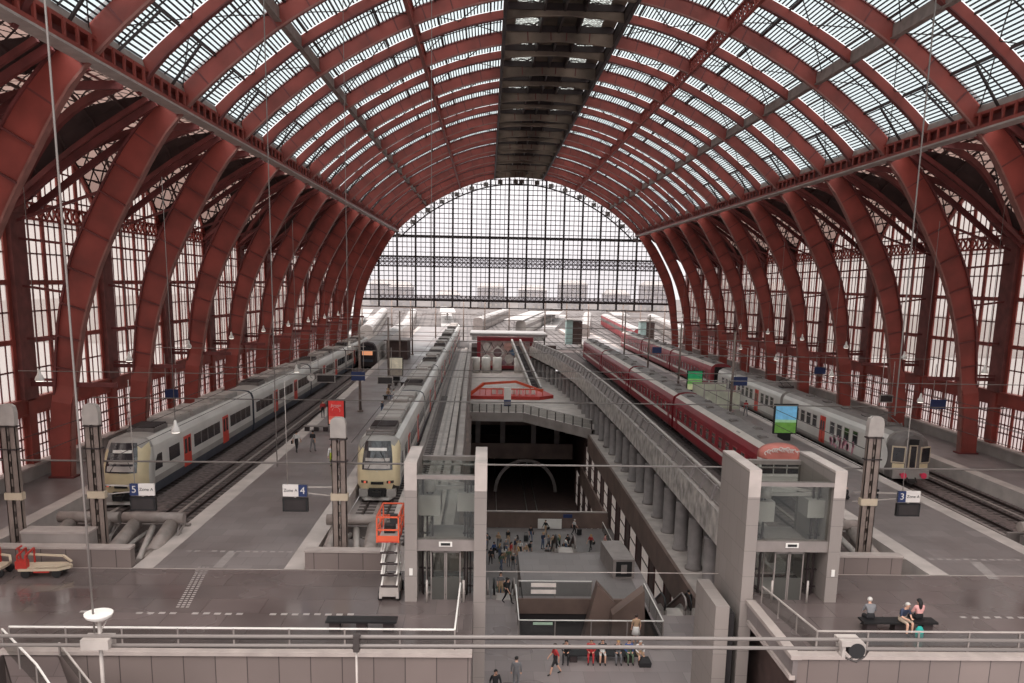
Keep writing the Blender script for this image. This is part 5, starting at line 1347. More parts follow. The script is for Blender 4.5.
def desiro_cab(c, L, red=True):
    y0 = -L/2; hw = 1.42
    pr = [(hw*.86, -.6), (hw*.97, -.1), (hw, .12), (hw, .8), (hw, 1.5), (hw, 2.3), (hw*.98, 2.6), (hw*.9, 2.95), (hw*.7, 3.15), (hw*.35, 3.22), (0, 3.24)]
    R0 = ring(pr, 0); cz = 1.1; N = 10
    def fy(x, z, k):
        ed = (abs(x)/hw)
        f = .35+.85*ed**3*.6
        if z > 1.35: f += (z-1.35)*.52
        if z < .3: f += (.3-z)*.28
        return f
    rings = [[(x, 2.32, z) for x, _, z in R0]]
    for k in range(N, -1, -1):
        s = (k/N)**.8 if k else .02
        rr = []
        for x, _, z in R0:
            xx = x*s; zz = cz+(z-cz)*s; rr.append((xx, fy(xx, zz, s)+(.9*max(0, s-.86)/.14*.5), zz))
        rings.append(rr)
    def mi(i, k):
        r_ = rings[i+1]; x = r_[k][0]; z = r_[k][2]
        if i == 0: return 0 if z < 2.5 else 1
        if z > 2.62: return 1
        if z < -.12: return 3
        return 2
    a = MB(); a.sweep(rings, mi, True, True, True); a.build('cab_shell', ['trainw', 'traing', 'yellow', 'under'], c, loc=(0, y0, 0))
    # windscreen patch
    def patch(nm, x0, x1, z0, z1, m_, off, nx=8, nz=6, par=c, curve=0):
        a = MB(); P_ = []
        for j in range(nz+1):
            z = z0+(z1-z0)*j/nz; t = j/nz
            row_ = []
            for i in range(nx+1):
                x = x0+(x1-x0)*i/nx; x *= 1-curve*t*t
                row_.append((x, fy(x, z, 1)-off, z))
            P_.append(row_)
        for j in range(nz):
            for i in range(nx): a.face([P_[j][i], P_[j][i+1], P_[j+1][i+1], P_[j+1][i]], 0, None, True)
        return a.build(nm, [m_], par, loc=(0, y0, 0))
    w1 = patch('windscreen', -1.0, 1.0, 1.2, 3.0, 'win', .05, curve=.18)
    patch('cab_dash', -.85, .85, 1.3, 1.62, 'greyl', .07, 6, 1); patch('destination_display', -.6, .6, 2.4, 2.58, 'headl' if False else 'white', .07, 6, 1)
    patch('sun_blind', -.8, .8, 1.75, 1.95, 'greyl', .065, 6, 1)
    a = MB(); a.bar((-.6, fy(-.6, 1.3, 1)-.1, 1.3), (-.1, fy(-.1, 2.3, 1)-.1, 2.2), .03); a.bar((.7, fy(.6, 1.3, 1)-.1, 1.5), (.2, fy(.1, 2.3, 1)-.1, 2.35), .03); a.build('wiper', ['black'], c, loc=(0, y0, 0))
    for s in (-1, 1):
        patch('headlight', s*.62, s*1.08, .3, .48, 'iron', .05, 4, 1); a = MB(); a.tube([(s*.8, .38, .39), (s*.8, .45, .39)], .08, 10); a.build('lamp', ['headl'], c, loc=(0, y0-.1, 0))
    patch('grille', -.42, .42, .22, .42, 'black', .05, 4, 1)
    a = MB(); a.box(-.55, .55, .25, .9, -.55, -.05, 0); a.tube([(0, -.15, -.3), (0, .5, -.3)], .16, 10); a.box(-.28, .28, -.3, -.12, -.46, -.14, 0); a.tube([(-.3, .1, -.1), (-.2, -.1, -.35), (.2, -.1, -.35), (.3, .1, -.1)], .04, 6); a.build('coupler', ['black'], c, loc=(0, y0, 0))
    for s in (-1, 1):
        a = MB(); x0, x1 = sorted((s*.62, s*1.2)); a.box(x0, x1, .35, 1.1, -.6, -.12); a.build('bumper_block', ['traing'], c, loc=(0, y0, 0))
    a = MB(); a.sweep([[(-1.15, .6, -.7), (1.15, .6, -.7), (1.15, .8, -.6), (-1.15, .8, -.6)], [(-.8, -.1, -.74), (.8, -.1, -.74), (.8, .1, -.62), (-.8, .1, -.62)]]); a.build('snow_plough', ['traing'], c, loc=(0, y0, 0))
    for s in (-1, 1):
        a = MB(); X_ = s*(hw+.012)
        a.face([(X_, 1.75, .95), (X_, 3.1, .95), (X_, 3.1, 1.95), (X_, 2.3, 1.95), (X_, 1.95, 1.6)] if s > 0 else [(X_, 1.95, 1.6), (X_, 2.3, 1.95), (X_, 3.1, 1.95), (X_, 3.1, .95), (X_, 1.75, .95)]); a.build('side_window', ['win'], c, loc=(0, y0+.6, 0))
T5t = empty('commuter_train', (-28.25, 0, 0), 0, 'pale grey commuter train with red doors and yellow cab on the leftmost track', 'train')
cc = desiro_coach(T5t, 53.3, 26.4, True); desiro_cab(cc, 26.4)
for i in range(1, 4): cc = desiro_coach(T5t, 53.3+26.5*i, 26.4)
pantograph(cc, -9, 3.5)
T4t = empty('commuter_train', (-12.0, 0, 0), 0, 'commuter train with yellow cab and roof units beside the left island platform', 'train')
c_ = desiro_coach(T4t, 55.2, 26.4, True); desiro_cab(c_, 26.4); 
for i in range(1, 6): cc = desiro_coach(T4t, 55.2+26.5*i, 26.4)
T4t.rotation_euler = (0, 0, math.radians(.35))
a = MB(); a.box(-.95, .95, 0, 1.6, 0, .12); a.tube([(-.9, .1, .3), (.9, .1, .3)], .08, 8); a.bar((-.9, .1, .3), (-1.0, 1.5, .1), .1); a.bar((.9, .1, .3), (1.0, 1.5, .1), .1); a.build('roof_fairing', ['grey'], c_, loc=(0, -26.4/2+2.2, 3.2))
# dark locomotive-like unit further down the left
dk = empty('dark_train', (-24.9, 0, 0), 0, 'dark rounded train front with an orange destination display far down the left', 'train')
for i in range(3):
    hw = 1.45; c = empty('carriage', (0, 143+13+i*26.5, 0)); c.parent = dk
    a = MB(); pr = [(hw*.92, -.5), (hw, 0), (hw, 2.3), (hw*.9, 2.9), (hw*.6, 3.3), (0, 3.45)]
    coach_body(a, pr, -13, 13, lambda k: 1 if k < 3 else 0); a.build('body', ['bright', 'greyl', 'iron'], c)
    bm = cached('bogie', bogie_mesh)
    for y in (-9, 9): inst('bogie', bm, c, (0, y, -.8))
a = MB(); pr = [(1.3, -.6), (1.47, 0), (1.47, 2.3), (1.3, 2.9), (.9, 3.3), (0, 3.5)]; a.sweep([[(x*.93, -.5, z*.96) for x, _, z in ring(pr, 0)], ring(pr, 0), ring(pr, .4)], 0); f = a.build('cab_front', ['iron'], dk, loc=(0, 143, 0))
a = MB(); a.box(-.85, .85, -.56, -.5, 1.3, 2.0); a.build('destination_display', [mat('display_orange', (220, 150, 110), .5, var=0, emit=.5)], f)
a = MB(); a.box(-1.1, 1.1, -.55, -.5, 2.1, 2.9); a.build('windscreen', ['win'], f)
a = MB(); a.box(-.9, .9, -.56, -.5, .2, .6); a.build('grille', ['skirt'], f)
dk.rotation_euler = (0, 0, math.radians(.6)); dk.location = (-23.4, 0, 0)
# trains out in the yard
def yard_train(x, y, rz, n, label, mats):
    o = empty('yard_train', (x, y, 0), rz, label, 'train', 'trains out in the yard')
    for i in range(n):
        a = MB(); pr = [(1.35, -.6), (1.45, 0), (1.45, 1.0), (1.45, 2.0), (1.35, 2.7), (.9, 3.1), (0, 3.25)]
        coach_body(a, pr, i*25.4, i*25.4+24.8, lambda k: 0 if k in (0, 1, 3) else (2 if k == 2 else 1)); a.build('carriage', mats, o)
    return o
ym = (['grey', 'bright', 'traingd'], ['coachf', 'bright', 'traingd'], ['traing', 'bright', 'traingd'])
for i, (x, y, rz, n, k, lb) in enumerate(((-26, 225, 4, 4, 0, 'long pale train curving away beyond the left end of the hall'), (-33, 200, 5, 5, 2, 'white train outside, leftmost in the yard'), (-8, 255, -6, 4, 0, 'grey train in the middle of the yard beyond the mural'), (4, 240, -9, 4, 2, 'pale train heading right in the yard'), (20, 225, -7, 4, 0, 'grey roofed train in the yard behind the dark lift boxes'), (31, 205, -3, 4, 1, 'faded red train in the yard at the right'), (44, 215, -6, 4, 2, 'white train at the far right of the yard'), (-44, 230, 7, 4, 0, 'grey train by the left edge of the yard'))):
    yard_train(x, y, math.radians(rz), n, lb, ym[k])
for i, (x, y, rz, L) in enumerate(((-17, 262, 3, 120), (-1, 215, -8, 150), (13, 262, -7, 120), (37, 262, -5, 110), (-38, 215, 6, 120))):
    a = MB(); a.box(-2.2, 2.2, 0, L, -.85, 0); o = a.build('outer_platform', ['bright'], loc=(x, y, 0), rot=(0, 0, math.radians(rz))); tag(o, 'pale outdoor platform strip in the yard, %s from the left' % ('third', 'fourth', 'fifth', 'sixth', 'first')[i] if i != 4 else 'pale outdoor platform strip in the yard nearest its left edge', 'platform'); o['kind'] = 'structure'
    a = MB(); a.box(-2.6, 2.6, 20, L*.7, 3.4, 3.6)
    for q in range(6): a.box(-.1, .1, 22+q*(L*.7-24)/5, 22.2+q*(L*.7-24)/5, 0, 3.4)
    o = a.build('platform_canopy', ['bright'], loc=(x, y, 0), rot=(0, 0, math.radians(rz))); tag(o, 'flat white canopy on posts over %s outdoor platform' % ('the third', 'the fourth', 'the fifth', 'the sixth', 'the first')[i], 'canopy')
for i in range(22):
    x = -60+i*6.1+random.uniform(-1, 1); y = 200+(i*37 % 11)*1.4
    a = MB(); a.tube([(0, 0, -.85), (0, 0, 9)], .16, 6); a.box(-4, 4, -.08, .08, 7.2, 7.4); a.box(-3.2, 3.2, -.05, .05, 5.6, 5.7)
    o = a.build('yard_mast', ['mast'], loc=(x, y, 0)); tag(o, 'overhead line mast with cross arms out in the yard', 'mast', 'masts out in the yard')
for x, w_, lb in ((14.4, 3.6, 'teal glass and dark steel lift box beyond the arch at centre right'), (31.0, 3.2, 'dark steel lift box beyond the arch beside the right ribs')):
    o = empty('platform_lift_box', (x, 195, 0), 0, lb, 'lift box')
    a = MB(); a.box(-w_/2, -w_*.1, 0, 3, 0, 5.4); a.build('glass_side', [mat('teal_glass', (176, 204, 200), .3, var=.1)], o)
    a = MB(); a.box(-w_*.1, w_/2, 0, 3, 0, 5.2); a.build('dark_side', ['darkbrown'], o)
    a = MB(); a.box(-w_/2-.2, w_/2+.2, -.2, 3.2, 5.4, 5.6); a.build('roof', ['greyl'], o)
o = empty('platform_shelter', (-20.8, 150, 0), 0, 'dark glazed shelter box on the far part of the left island platform', 'shelter')
a = MB(); a.box(-1.8, 1.8, 0, 6, 0, 3.2, 0); a.build('body', ['darkbrown'], o); a = MB(); a.box(-2.2, 2.2, -.4, 6.4, 3.2, 3.4); a.build('roof', ['grey'], o)
rnd = random.Random(11)
for i in range(16):
    x = -150+i*21+rnd.uniform(-4, 4); w_ = rnd.uniform(11, 16); h = rnd.uniform(7, 15); y = rnd.uniform(420, 520)
    o = empty('far_building', (x, y, -.85), 0, 'pale hazy city building on the skyline, %s from the left' % (['first', 'second', 'third', 'fourth', 'fifth', 'sixth', 'seventh', 'eighth', 'ninth', 'tenth', 'eleventh', 'twelfth', 'thirteenth', 'fourteenth', 'fifteenth', 'sixteenth'][i]), 'building', 'pale buildings on the skyline')
    a = MB(); a.box(-w_/2, w_/2, 0, 14, 0, h); a.build('walls', ['bldg'], o)
    a = MB(); a.sweep([[(-w_/2-.3, -.3, h), (w_/2+.3, -.3, h), (w_/2+.3, 14.3, h), (-w_/2-.3, 14.3, h)], [(-w_/2+2, 5, h+2.5), (w_/2-2, 5, h+2.5), (w_/2-2, 9, h+2.5), (-w_/2+2, 9, h+2.5)]]); a.build('roof', ['traing'], o)
    a = MB()
    for r_ in range(int(h/3.2)):
        for q in range(int(w_/3)): a.box(-w_/2+.9+q*3, -w_/2+2.1+q*3, -.06, 0, 1+r_*3.2, 2.6+r_*3.2)
    a.build('windows', ['traing'], o)
# ================================================================ PEOPLE
def make_body(J, name, long_sleeve=False):
    """J: joint positions; grows one continuous skinned surface, then finger chains rooted in the palms, a nose and ears"""
    names = ['pelvis', 'waist', 'chest', 'neckb', 'neck', 'head', 'crown', 'shL', 'elL', 'wrL', 'hdL', 'shR', 'elR', 'wrR', 'hdR', 'hipL', 'knL', 'anL', 'toL', 'hipR', 'knR', 'anR', 'toR']
    rad = dict(pelvis=(.15, .115), waist=(.13, .095), chest=(.165, .11), neckb=(.075, .07), neck=(.055, .055), head=(.082, .095), crown=(.07, .08),
               shL=(.07, .07), elL=(.048, .048), wrL=(.032, .03), hdL=(.036, .022), hipL=(.095, .095), knL=(.062, .064), anL=(.04, .042), toL=(.04, .03))
    for k in list(rad):
        if k.endswith('L'): rad[k[:-1]+'R'] = rad[k]
    ed = [('pelvis', 'waist', 2), ('waist', 'chest', 1), ('chest', 'neckb', 1), ('neckb', 'neck', 0), ('neck', 'head', 0), ('head', 'crown', 0)]
    for s in 'LR': ed += [('chest', 'sh'+s, 1), ('sh'+s, 'el'+s, 1), ('el'+s, 'wr'+s, 5), ('wr'+s, 'hd'+s, 0), ('pelvis', 'hip'+s, 2), ('hip'+s, 'kn'+s, 2), ('kn'+s, 'an'+s, 6), ('an'+s, 'to'+s, 3)]
    me = bpy.data.meshes.new(name+'_bones'); me.from_pydata([J[n] for n in names], [(names.index(a), names.index(b)) for a, b, _ in ed], [])
    o = bpy.data.objects.new(name+'_bones', me); C.objects.link(o)
    m = o.modifiers.new('skin', 'SKIN'); m.use_smooth_shade = True
    for i, n in enumerate(names):
        v = me.skin_vertices[0].data[i]; v.radius = rad[n]; v.use_root = (n == 'pelvis')
    s = o.modifiers.new('sub', 'SUBSURF'); s.levels = 1; s.render_levels = 1
    bpy.context.view_layer.update()
    dg = bpy.context.evaluated_depsgraph_get(); out = bpy.data.meshes.new_from_object(o.evaluated_get(dg))
    bpy.data.objects.remove(o)
    mb = MB(); mb.v = [tuple(v.co) for v in out.vertices]
    segs = [(Vector(J[a]), Vector(J[b]), g) for a, b, g in ed]
    for p in out.polygons:
        c = p.center; best = (9, 0)
        for a, b, g in segs:
            ab = b-a; t = max(0, min(1, (c-a).dot(ab)/max(1e-9, ab.dot(ab)))); d = (c-(a+ab*t)).length
            if d < best[0]: best = (d, g)
        mb.f.append(tuple(p.vertices)); mb.m.append(best[1]); mb.sm.append(True)
    for s, sg in (('L', -1), ('R', 1)):
        h = Vector(J['hd'+s]); w_ = Vector(J['wr'+s]); d = (h-w_).normalized(); side = d.cross(Vector((0, 0, 1)))
        side = side.normalized() if side.length > .1 else Vector((0, 1, 0)); nrm_ = side.cross(d).normalized()
        for k, L in enumerate((.066, .076, .072, .056)):
            b = h-d*.015+side*(-.027+.018*k); curl = nrm_*-.018
            mb.tube([b, b+d*L*.45, b+d*L*.8+curl*.5, b+d*L+curl*1.3], [.0095, .009, .008, .006], 6, 0)
        b = h-d*.03+side*-.032; mb.tube([b, b-side*.018+d*.02, b-side*.024+d*.05], [.011, .01, .007], 6, 0)
    hd = Vector(J['head']); f = Vector(J.get('face', (0, -1, 0))).normalized(); up = (Vector(J['crown'])-hd).normalized(); sd = f.cross(up).normalized()
    mb.tube([hd+f*.085+up*.03, hd+f*.108-up*.012, hd+f*.088-up*.018], [.009, .015, .008], 6, 0)
    for k in (-1, 1):
        mb.tube([hd+sd*k*.085+up*.02, hd+sd*k*.096], [.018, .014], 6, 0)
        mb.tube([hd+f*.086+sd*k*.034+up*.028, hd+f*.097+sd*k*.034+up*.028], [.012, .007], 6, 4)
    mb.tube([hd+f*.09-up*.05-sd*.022, hd+f*.096-up*.052, hd+f*.09-up*.05+sd*.022], .006, 5, 4)
    return mb.mesh(name, [M['skin'], M['c0'], M['c1'], M['shoe'], M['shoe'], M['skin'], M['c1']])
def hair_mesh(J, long=False):
    hd = Vector(J['head']); f = Vector(J.get('face', (0, -1, 0))).normalized(); up = (Vector(J['crown'])-hd).normalized(); c = hd+up*.035-f*.012
    mb = MB(); n = 12; rows = []
    sd = f.cross(up).normalized()
    for i in range(7):
        ph = PI/2*1.35*i/6; rr = []
        for k in range(n):
            t = 2*PI*k/n; d = sd*math.cos(t)*math.sin(ph)*.098+f*math.sin(t)*math.sin(ph)*.108+up*math.cos(ph)*.105
            if i > 3 and math.sin(t) > .2: d = d*1.0+up*(.03*(i-3))*math.sin(t)
            rr.append(c+d)
        rows.append(rr)
    mb.sweep(rows, 0, True, True, True)
    if long: mb.tube([c-f*.07+up*.0, c-f*.1-up*.12, c-f*.1-up*.27, c-f*.08-up*.36], [.08, .085, .07, .03], 10, 0)
    return mb.mesh('hair', [M['hair0']])
for k, cc in dict(skin=(205, 158, 135), c0=(90, 90, 95), c1=(60, 60, 70), shoe=(30, 28, 30), hair0=(50, 36, 30), hair_grey=(190, 184, 178), hair_blond=(176, 140, 96), hair_black=(24, 20, 20),
                  t_black=(34, 32, 34), t_white=(214, 210, 206), t_red=(176, 50, 52), t_grey=(110, 108, 110), t_navy=(44, 52, 74), t_blue=(60, 84, 140), t_pink=(206, 150, 146), t_tan=(170, 140, 112), t_green=(90, 106, 84), t_lime=(206, 226, 70), t_orange=(220, 110, 60), t_jean=(80, 92, 118), t_plaid=(170, 150, 132), t_teal=(30, 150, 140)).items():
    M[k] = mat('cloth_'+k if k[0] == 't' else 'body_'+k, cc, .75, var=.06)
def stand(step=0, arm=.0, lean=0, foldarm=False):
    J = dict(pelvis=(0, 0, .96), waist=(0, -lean*.3, 1.1), chest=(0, -lean*.7, 1.32), neckb=(0, -lean*.95, 1.45), neck=(0, -lean-.01, 1.51), head=(0, -lean-.03, 1.6), crown=(0, -lean-.03, 1.67))
    for s, k in (('L', -1), ('R', 1)):
        f = step*k
        J['sh'+s] = (k*.18, -lean*.8, 1.4); J['el'+s] = (k*.235, -lean*.8+f*.4+.02, 1.13); J['wr'+s] = (k*.24, -lean*.8+f*.75-.08, .9); J['hd'+s] = (k*.235, -lean*.8+f*.85-.1, .82)
        if foldarm: J['el'+s] = (k*.23, -.02, 1.14); J['wr'+s] = (k*.1, -.24, 1.15); J['hd'+s] = (k*.03, -.3, 1.2)
        J['hip'+s] = (k*.09, 0, .9); J['kn'+s] = (k*.1, -f*.55-.02, .5); J['an'+s] = (k*.1, -f*1.05+.03+(.04 if f < 0 else 0), .085+(.05 if f < -.1 else 0)); J['to'+s] = (k*.115, -f*1.05-.13, .045)
    return J
def sit(fold=.0, back=False):
    J = dict(pelvis=(0, 0, .56), waist=(0, -fold*.2, .7), chest=(0, -fold*.6, .92), neckb=(0, -fold*.9, 1.05), neck=(0, -fold-.01, 1.1), head=(0, -fold-.04, 1.19), crown=(0, -fold-.04, 1.26))
    for s, k in (('L', -1), ('R', 1)):
        J['sh'+s] = (k*.18, -fold*.7, 1.0); J['el'+s] = (k*.24, -.08-fold*.6, .76); J['wr'+s] = (k*.14, -.32-fold*.2, .68); J['hd'+s] = (k*.1, -.4-fold*.2, .68)
        J['hip'+s] = (k*.1, -.03, .55); J['kn'+s] = (k*.13, -.46, .53); J['an'+s] = (k*.13, -.46, .09); J['to'+s] = (k*.14, -.62, .045)
    return J
POSE = dict(stand=stand(), walk=stand(.28), stroll=stand(-.2, lean=.04), phone=stand(.05, foldarm=True), sit=sit(.06), hunch=sit(.22))
BODY = {k: make_body(J, 'person_'+k) for k, J in POSE.items()}
HAIR = {(k, l): hair_mesh(J, l) for k, J in POSE.items() for l in (False, True)}
def shoulder_bag(parent, J, m_, kind):
    a = MB()
    if kind == 'backpack':
        c = Vector(J['chest']); a.sweep([[(c.x-.15, c.y+.1, c.z-.24), (c.x+.15, c.y+.1, c.z-.24), (c.x+.14, c.y+.27, c.z-.22), (c.x-.14, c.y+.27, c.z-.22)], [(c.x-.16, c.y+.1, c.z), (c.x+.16, c.y+.1, c.z), (c.x+.15, c.y+.29, c.z), (c.x-.15, c.y+.29, c.z)], [(c.x-.11, c.y+.09, c.z+.14), (c.x+.11, c.y+.09, c.z+.14), (c.x+.1, c.y+.2, c.z+.13), (c.x-.1, c.y+.2, c.z+.13)]])
        for s in (-1, 1): a.tube([(s*.1, c.y+.1, c.z+.1), (s*.11, c.y-.05, c.z+.15), (s*.11, c.y-.12, c.z), (s*.12, c.y+.08, c.z-.2)], .018, 6)
        return a.build('backpack', [m_], parent)
    c = Vector(J['elR']); a.box(c.x+.02, c.x+.1, c.y-.2, c.y+.16, .72, .98); a.tube([(c.x+.04, c.y-.15, .97), (.1, c.y-.02, 1.42), (c.x+.04, c.y+.12, .97)], .012, 5); return a.build('shoulder_bag', [m_], parent)
def person(x, y, z, rz, pose, top, bot, hair, label, group=None, arms=True, legs=True, longhair=False, bag=None, bagm='t_black', h=1.0):
    """rz: 0 faces the camera, pi faces away"""
    o = bpy.data.objects.new('person', BODY[pose]); C.objects.link(o); o.location = (x, y, z); o.rotation_euler = (0, 0, rz); o.scale = (h, h, h)
    tag(o, label, 'person', group)
    for i, mm in ((1, top), (2, bot), (5, top if arms else 'skin'), (6, bot if legs else 'skin')):
        o.material_slots[i].link = 'OBJECT'; o.material_slots[i].material = M[mm]
    q = bpy.data.objects.new('hair', HAIR[(pose, longhair)]); C.objects.link(q); q.parent = o
    q.material_slots[0].link = 'OBJECT'; q.material_slots[0].material = M[hair]
    if bag: shoulder_bag(o, POSE[pose], bagm, bag)
    return o
def skirt(parent, m_, z0=.55, z1=1.0):
    a = MB(); a.sweep([[(r*math.cos(2*PI*k/14), r*.8*math.sin(2*PI*k/14), z) for k in range(14)] for z, r in ((z1+.03, .15), (z1-.1, .19), (z0, .25))], 0, True, True, True); a.build('skirt', [m_], parent)
# left island platform
person(-20.1, 67.0, 0, PI*.95, 'walk', 't_white', 't_black', 'hair0', 'person in white shirt with a shoulder bag walking on the left island', bag='shoulder', arms=False)
person(-18.9, 67.3, 0, PI*.9, 'stroll', 't_black', 't_grey', 'hair_black', 'person in black top and grey trousers walking behind the white shirt', arms=False)
person(-16.4, 61.7, 0, .1, 'walk', 't_white', 't_lime', 'hair_black', 'worker in fluorescent yellow trousers on the left island near the tall mast')
person(-21.3, 84.4, 0, .2, 'stand', 't_red', 't_black', 'hair0', 'person in a red top at the platform edge beyond the red advertising panel')
for i, (x, y, p_, t, b_, hr, lb) in enumerate(((-15.8, 98.2, 'sit', 't_white', 't_jean', 'hair0', 'seated person in white on the bench by the train roof'), (-15.0, 98.4, 'sit', 't_grey', 't_black', 'hair_black', 'seated person in grey on the bench by the train roof'), (-16.5, 98.3, 'sit', 't_tan', 't_jean', 'hair_blond', 'seated person in tan on the bench by the train roof'), (-14.7, 86.5, 'stand', 't_white', 't_black', 'hair_black', 'person in white waiting at the right edge of the left island'), (-15.6, 85.4, 'phone', 't_navy', 't_jean', 'hair0', 'person in navy looking at a phone on the left island'))):
    person(x, y, 0, .3*i, p_, t, b_, hr, lb)
bench(-15.8, 98.6, 0, 2.6, 'dark bench with three seated people on the left island platform')
for x, y, m_, lb in ((-20.5, 77, 'grey', 'grey bench beside the red advertising panel'), (-17, 112, 'iron', 'dark bench halfway down the left island platform')): bench(x, y, 0, 2.2, lb, None, m_)
# right deck
person(10.35, 32.25, .0, PI*.98, 'hunch', 't_grey', 't_black', 'hair_grey', 'person with short grey hair seated back to view on the right deck bench', arms=False)
person(11.55, 32.15, .0, .35, 'hunch', 't_navy', 't_plaid', 'hair_grey', 'grey haired person in plaid shorts leaning forward on the right deck bench', arms=False, legs=False)
person(12.35, 32.3, .0, PI*1.05, 'sit', 't_pink', 't_black', 'hair_black', 'person with long dark hair and pink top seated on the right deck bench', arms=False, longhair=True)
o = MB(); o.tube([(0, 0, 0), (0, 0, .1), (0, 0, .35), (0, 0, .48)], [.13, .16, .15, .08], 12); tb = o.build('shopping_bag', ['t_teal'], loc=(12.0, 31.5, 0)); tag(tb, 'small bright teal bag on the deck in front of the right bench', 'bag')
# right island and beyond
person(18.9, 72.0, 0, .4, 'sit', 't_red', 't_black', 'hair0', 'seated person in red behind the graffitied red coach')
person(18.1, 72.2, 0, -.2, 'sit', 't_grey', 't_black', 'hair0', 'seated person in grey beside the one in red on the right island')
bench(18.5, 72.5, 0, 2.4, 'bench with two seated people behind the graffitied red coach')
person(22.3, 89.6, 0, PI, 'walk', 't_red', 't_grey', 'hair_black', 'person in a red top walking between the lit green panels on the right island')
person(18.1, 54.3, 0, PI*.5, 'sit', 't_white', 't_black', 'hair_black', 'person in white seated on a low case beside the right lattice mast')
def suitcase(x, y, z, m_, label, rz=0, flat=False):
    a = MB(); 
    if flat: a.box(-.35, .35, -.22, .22, .03, .28)
    else: a.box(-.22, .22, -.13, .13, .06, .66)
    o = a.build('suitcase', [m_], loc=(x, y, z), rot=(0, 0, rz)); tag(o, label, 'suitcase')
    a = MB()
    if not flat: a.bar((-.12, .1, .66), (-.12, .1, .95), .02); a.bar((.12, .1, .66), (.12, .1, .95), .02); a.bar((-.12, .1, .95), (.12, .1, .95), .03)
    else: a.bar((-.1, -.24, .15), (.1, -.24, .15), .03)
    a.build('handle', ['black'], o)
    for sx in (-.17, .17):
        a = MB(); a.tube([(sx-.02, 0, .035), (sx+.02, 0, .035)], .035, 8); a.build('wheel', ['black'], o)
    return o
suitcase(18.1, 53.9, .0, 't_black', 'black case under the person seated beside the right lattice mast', .3, True)
suitcase(19.9, 53.8, 0, 't_grey', 'grey case standing alone on the right island near the white train', .2, True)
suitcase(20.3, 54.1, 0, 't_black', 'black upright case standing next to the grey one near the white train', .1)
# shelters with pale green glass on the right island
for x, y, lb in ((20.8, 93.5, 'nearer'), (21.3, 101, 'farther')):
    o = empty('waiting_shelter', (x, y, 0), 0, 'pale green glazed waiting shelter on the right island, %s one' % lb, 'shelter')
    a = MB()
    for i in range(4): a.box(-2+i*1.33-.04, -2+i*1.33+.04, -.04, .04, 0, 2.2)
    a.box(-2.1, 2.1, -.05, .05, 2.15, 2.3); a.build('frame', ['greyl'], o); a = MB(); a.box(-1.95, 1.95, -.02, .02, .2, 2.1); a.build('glass', [mat('pale_green_glass', (206, 206, 186), .4, var=.12, scale=1)], o)
# concourse below
wp = person(3.35, 45.2, ZA, PI, 'stand', 't_tan', 't_tan', 'hair0', 'woman in a brown top and white skirt leaning at the railing of the opening', arms=False, legs=False); skirt(wp, 't_white')
wk = person(-1.5, 41.2, ZA, -PI*.45, 'walk', 't_red', 't_black', 'hair0', 'person in a red shirt and black shorts walking past the concourse bench', arms=False, legs=False)
person(-3.55, 39.6, ZA, PI*.98, 'stand', 't_grey', 't_grey', 'hair_black', 'person in a grey suit standing near the foot of the left tower fin')
person(-4.6, 38.2, ZA, .3, 'stroll', 't_black', 't_black', 'hair_black', 'person in black half hidden by the left tower fin at the bottom')
for i, (x, p_, t, b_, hr, l_, lb) in enumerate(((-.75, 'hunch', 't_black', 't_black', 'hair_black', True, 'leftmost person on the concourse bench, all in black'), (.55, 'sit', 't_red', 't_red', 'hair0', True, 'person in red on the concourse bench'), (1.15, 'sit', 't_black', 't_white', 'hair0', False, 'person with bare legs and black top on the concourse bench'), (1.95, 'hunch', 't_black', 't_grey', 'hair_blond', True, 'person in black and grey on the concourse bench'), (2.55, 'sit', 't_blue', 't_green', 'hair0', True, 'person in a blue top and green trousers on the concourse bench'), (3.1, 'hunch', 't_white', 't_tan', 'hair_grey', False, 'rightmost person on the concourse bench, in white with bare legs'))):
    person(x, 42.85, ZA+.0, (i-2.5)*.08, p_, t, b_, hr, lb, 'people seated on the concourse bench', legs=l_)
a = MB(); a.sweep([[(-.3, -.2, 0), (.3, -.2, 0), (.3, .25, 0), (-.3, .25, 0)], [(-.33, -.22, .25), (.33, -.22, .25), (.33, .27, .25), (-.33, .27, .25)], [(-.18, -.12, .48), (.2, -.12, .48), (.2, .15, .48), (-.18, .15, .48)]]); o = a.build('rucksack', ['t_black'], loc=(3.35, 42.3, ZA)); tag(o, 'bulging black rucksack on the floor at the right end of the concourse bench', 'rucksack')
a = MB(); a.bar((-.2, 0, .3), (.2, 0, .42), .04); a.build('strap', ['t_grey'], o)
# crowd on the lower floor and escalators
rnd = random.Random(3)
tops = ['t_black', 't_white', 't_red', 't_grey', 't_navy', 't_blue', 't_tan', 't_black', 't_grey', 't_green', 't_pink']
nice = dict(t_black='black', t_white='white', t_red='red', t_grey='grey', t_navy='navy', t_blue='blue', t_tan='tan', t_green='green', t_pink='pink', t_jean='denim')
def crowd(x, y, z, where, grp, pose=None, top=None):
    t = top or rnd.choice(tops); b = rnd.choice(['t_black', 't_jean', 't_grey', 't_tan']); hr = rnd.choice(['hair0', 'hair_black', 'hair_blond', 'hair_grey'])
    return person(x, y, z, rnd.uniform(-PI, PI), pose or rnd.choice(['stand', 'walk', 'stroll', 'phone']), t, b, hr, 'person in %s top and %s trousers %s' % (nice[t], nice[b], where), grp, arms=rnd.random() < .5, legs=rnd.random() < .8, longhair=rnd.random() < .4, bag=rnd.choice([None, None, 'backpack', 'shoulder']), h=rnd.uniform(.95, 1.05))
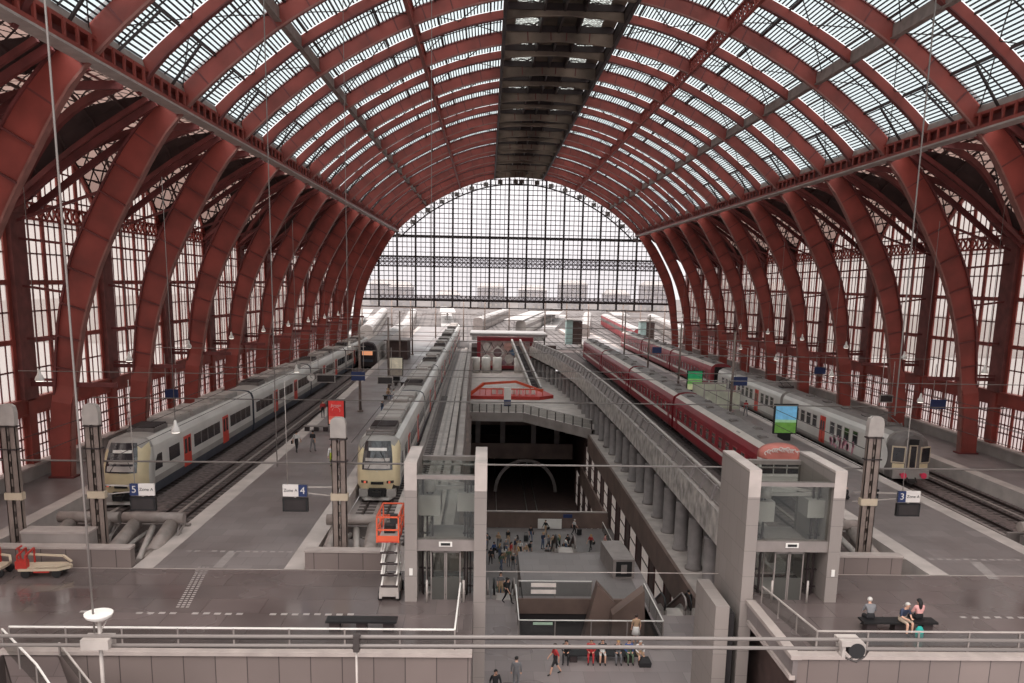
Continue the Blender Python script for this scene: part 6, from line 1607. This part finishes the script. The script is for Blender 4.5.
cl_ = [(-3.7, 80), (-3.1, 81), (-2.6, 80.2), (-2.2, 81.6), (-1.7, 81), (-1.2, 79.8), (-4.3, 80.6), (-3.3, 79), (-2.9, 78.1), (-2.0, 78.6), (-1.4, 77.8), (-2.5, 77), (-3.6, 76.8), (-4.6, 78.4), (-5.1, 81.8), (-4.9, 83.1), (-1.9, 83), (-.7, 80.7), (-3.8, 83.8), (-2.8, 84.6)]
for x, y in cl_: crowd(x, y, ZP, 'in the dense lower floor crowd', 'dense crowd on the lower floor', top='t_red' if (x, y) == (-2.6, 80.2) else None)
for x, y in ((1.2, 82.6), (1.7, 83.2), (2.3, 83), (2.9, 82.2), (.7, 83.6), (3.2, 83.4), (1.9, 82)): crowd(x, y, ZP, 'behind the middle escalator', 'people behind the middle escalator')
for x, y, w_ in ((4.4, 88.7, 'walking with a case by the parapet'), (1.3, 88.4, 'standing in front of the white notice board'), (-.4, 86.3, 'pulling a black case on the lower floor'), (5.5, 83.1, 'alone right of the middle escalator'), (7.0, 83.4, 'against the right gallery wall on the lower floor')): crowd(x, y, ZP, w_, None, 'walk', 't_black' if x < 0 else ('t_white' if x == 4.4 else ('t_red' if x == 5.5 else None)))
suitcase(-.9, 86.1, ZP, 't_black', 'big black case beside the person walking alone on the lower floor')
suitcase(4.95, 88.6, ZP, 't_black', 'black case behind the person by the parapet', .5)
for i in range(4): suitcase(1.0+i*.62, 81.3, ZP, ('t_black', 't_navy', 't_grey', 't_black')[i], '%s upright case in the row behind the middle escalator, %s from the left' % (('black', 'navy', 'grey', 'black')[i], dist[i] if i else 'first'))
def esc_z(t): return ZA+(ZP-ZA)*t
for i in range(8):
    t = .06+i*.115; yy = 53.0+11.5*t
    if t < .95: crowd(-3.9+(.22 if i % 2 else -.2), yy, ZA+(ZP-ZA)*(math.floor(t*26)+1)/26, 'riding the crowded escalator', 'riders on the crowded escalator', 'stand')
for i in range(6):
    t = .1+i*.15; yy = 53.0+11.5*t
    crowd(-5.6+(.22 if i % 2 else -.2), yy, ZA+(ZP-ZA)*(math.floor(t*26)+1)/26, 'on the farthest left escalator', 'riders on the farthest left escalator', 'stand')
crowd(-3.7, 51.2, ZA, 'stepping towards the crowded escalator', None, 'walk')
person(7.9, 52.0, ZA+(ZP-ZA)*(math.floor((52.0-50.6)/10.9*26)+1)/26, PI, 'stand', 't_black', 't_black', 'hair_black', 'person in black riding the right escalator of the pair by the gallery')
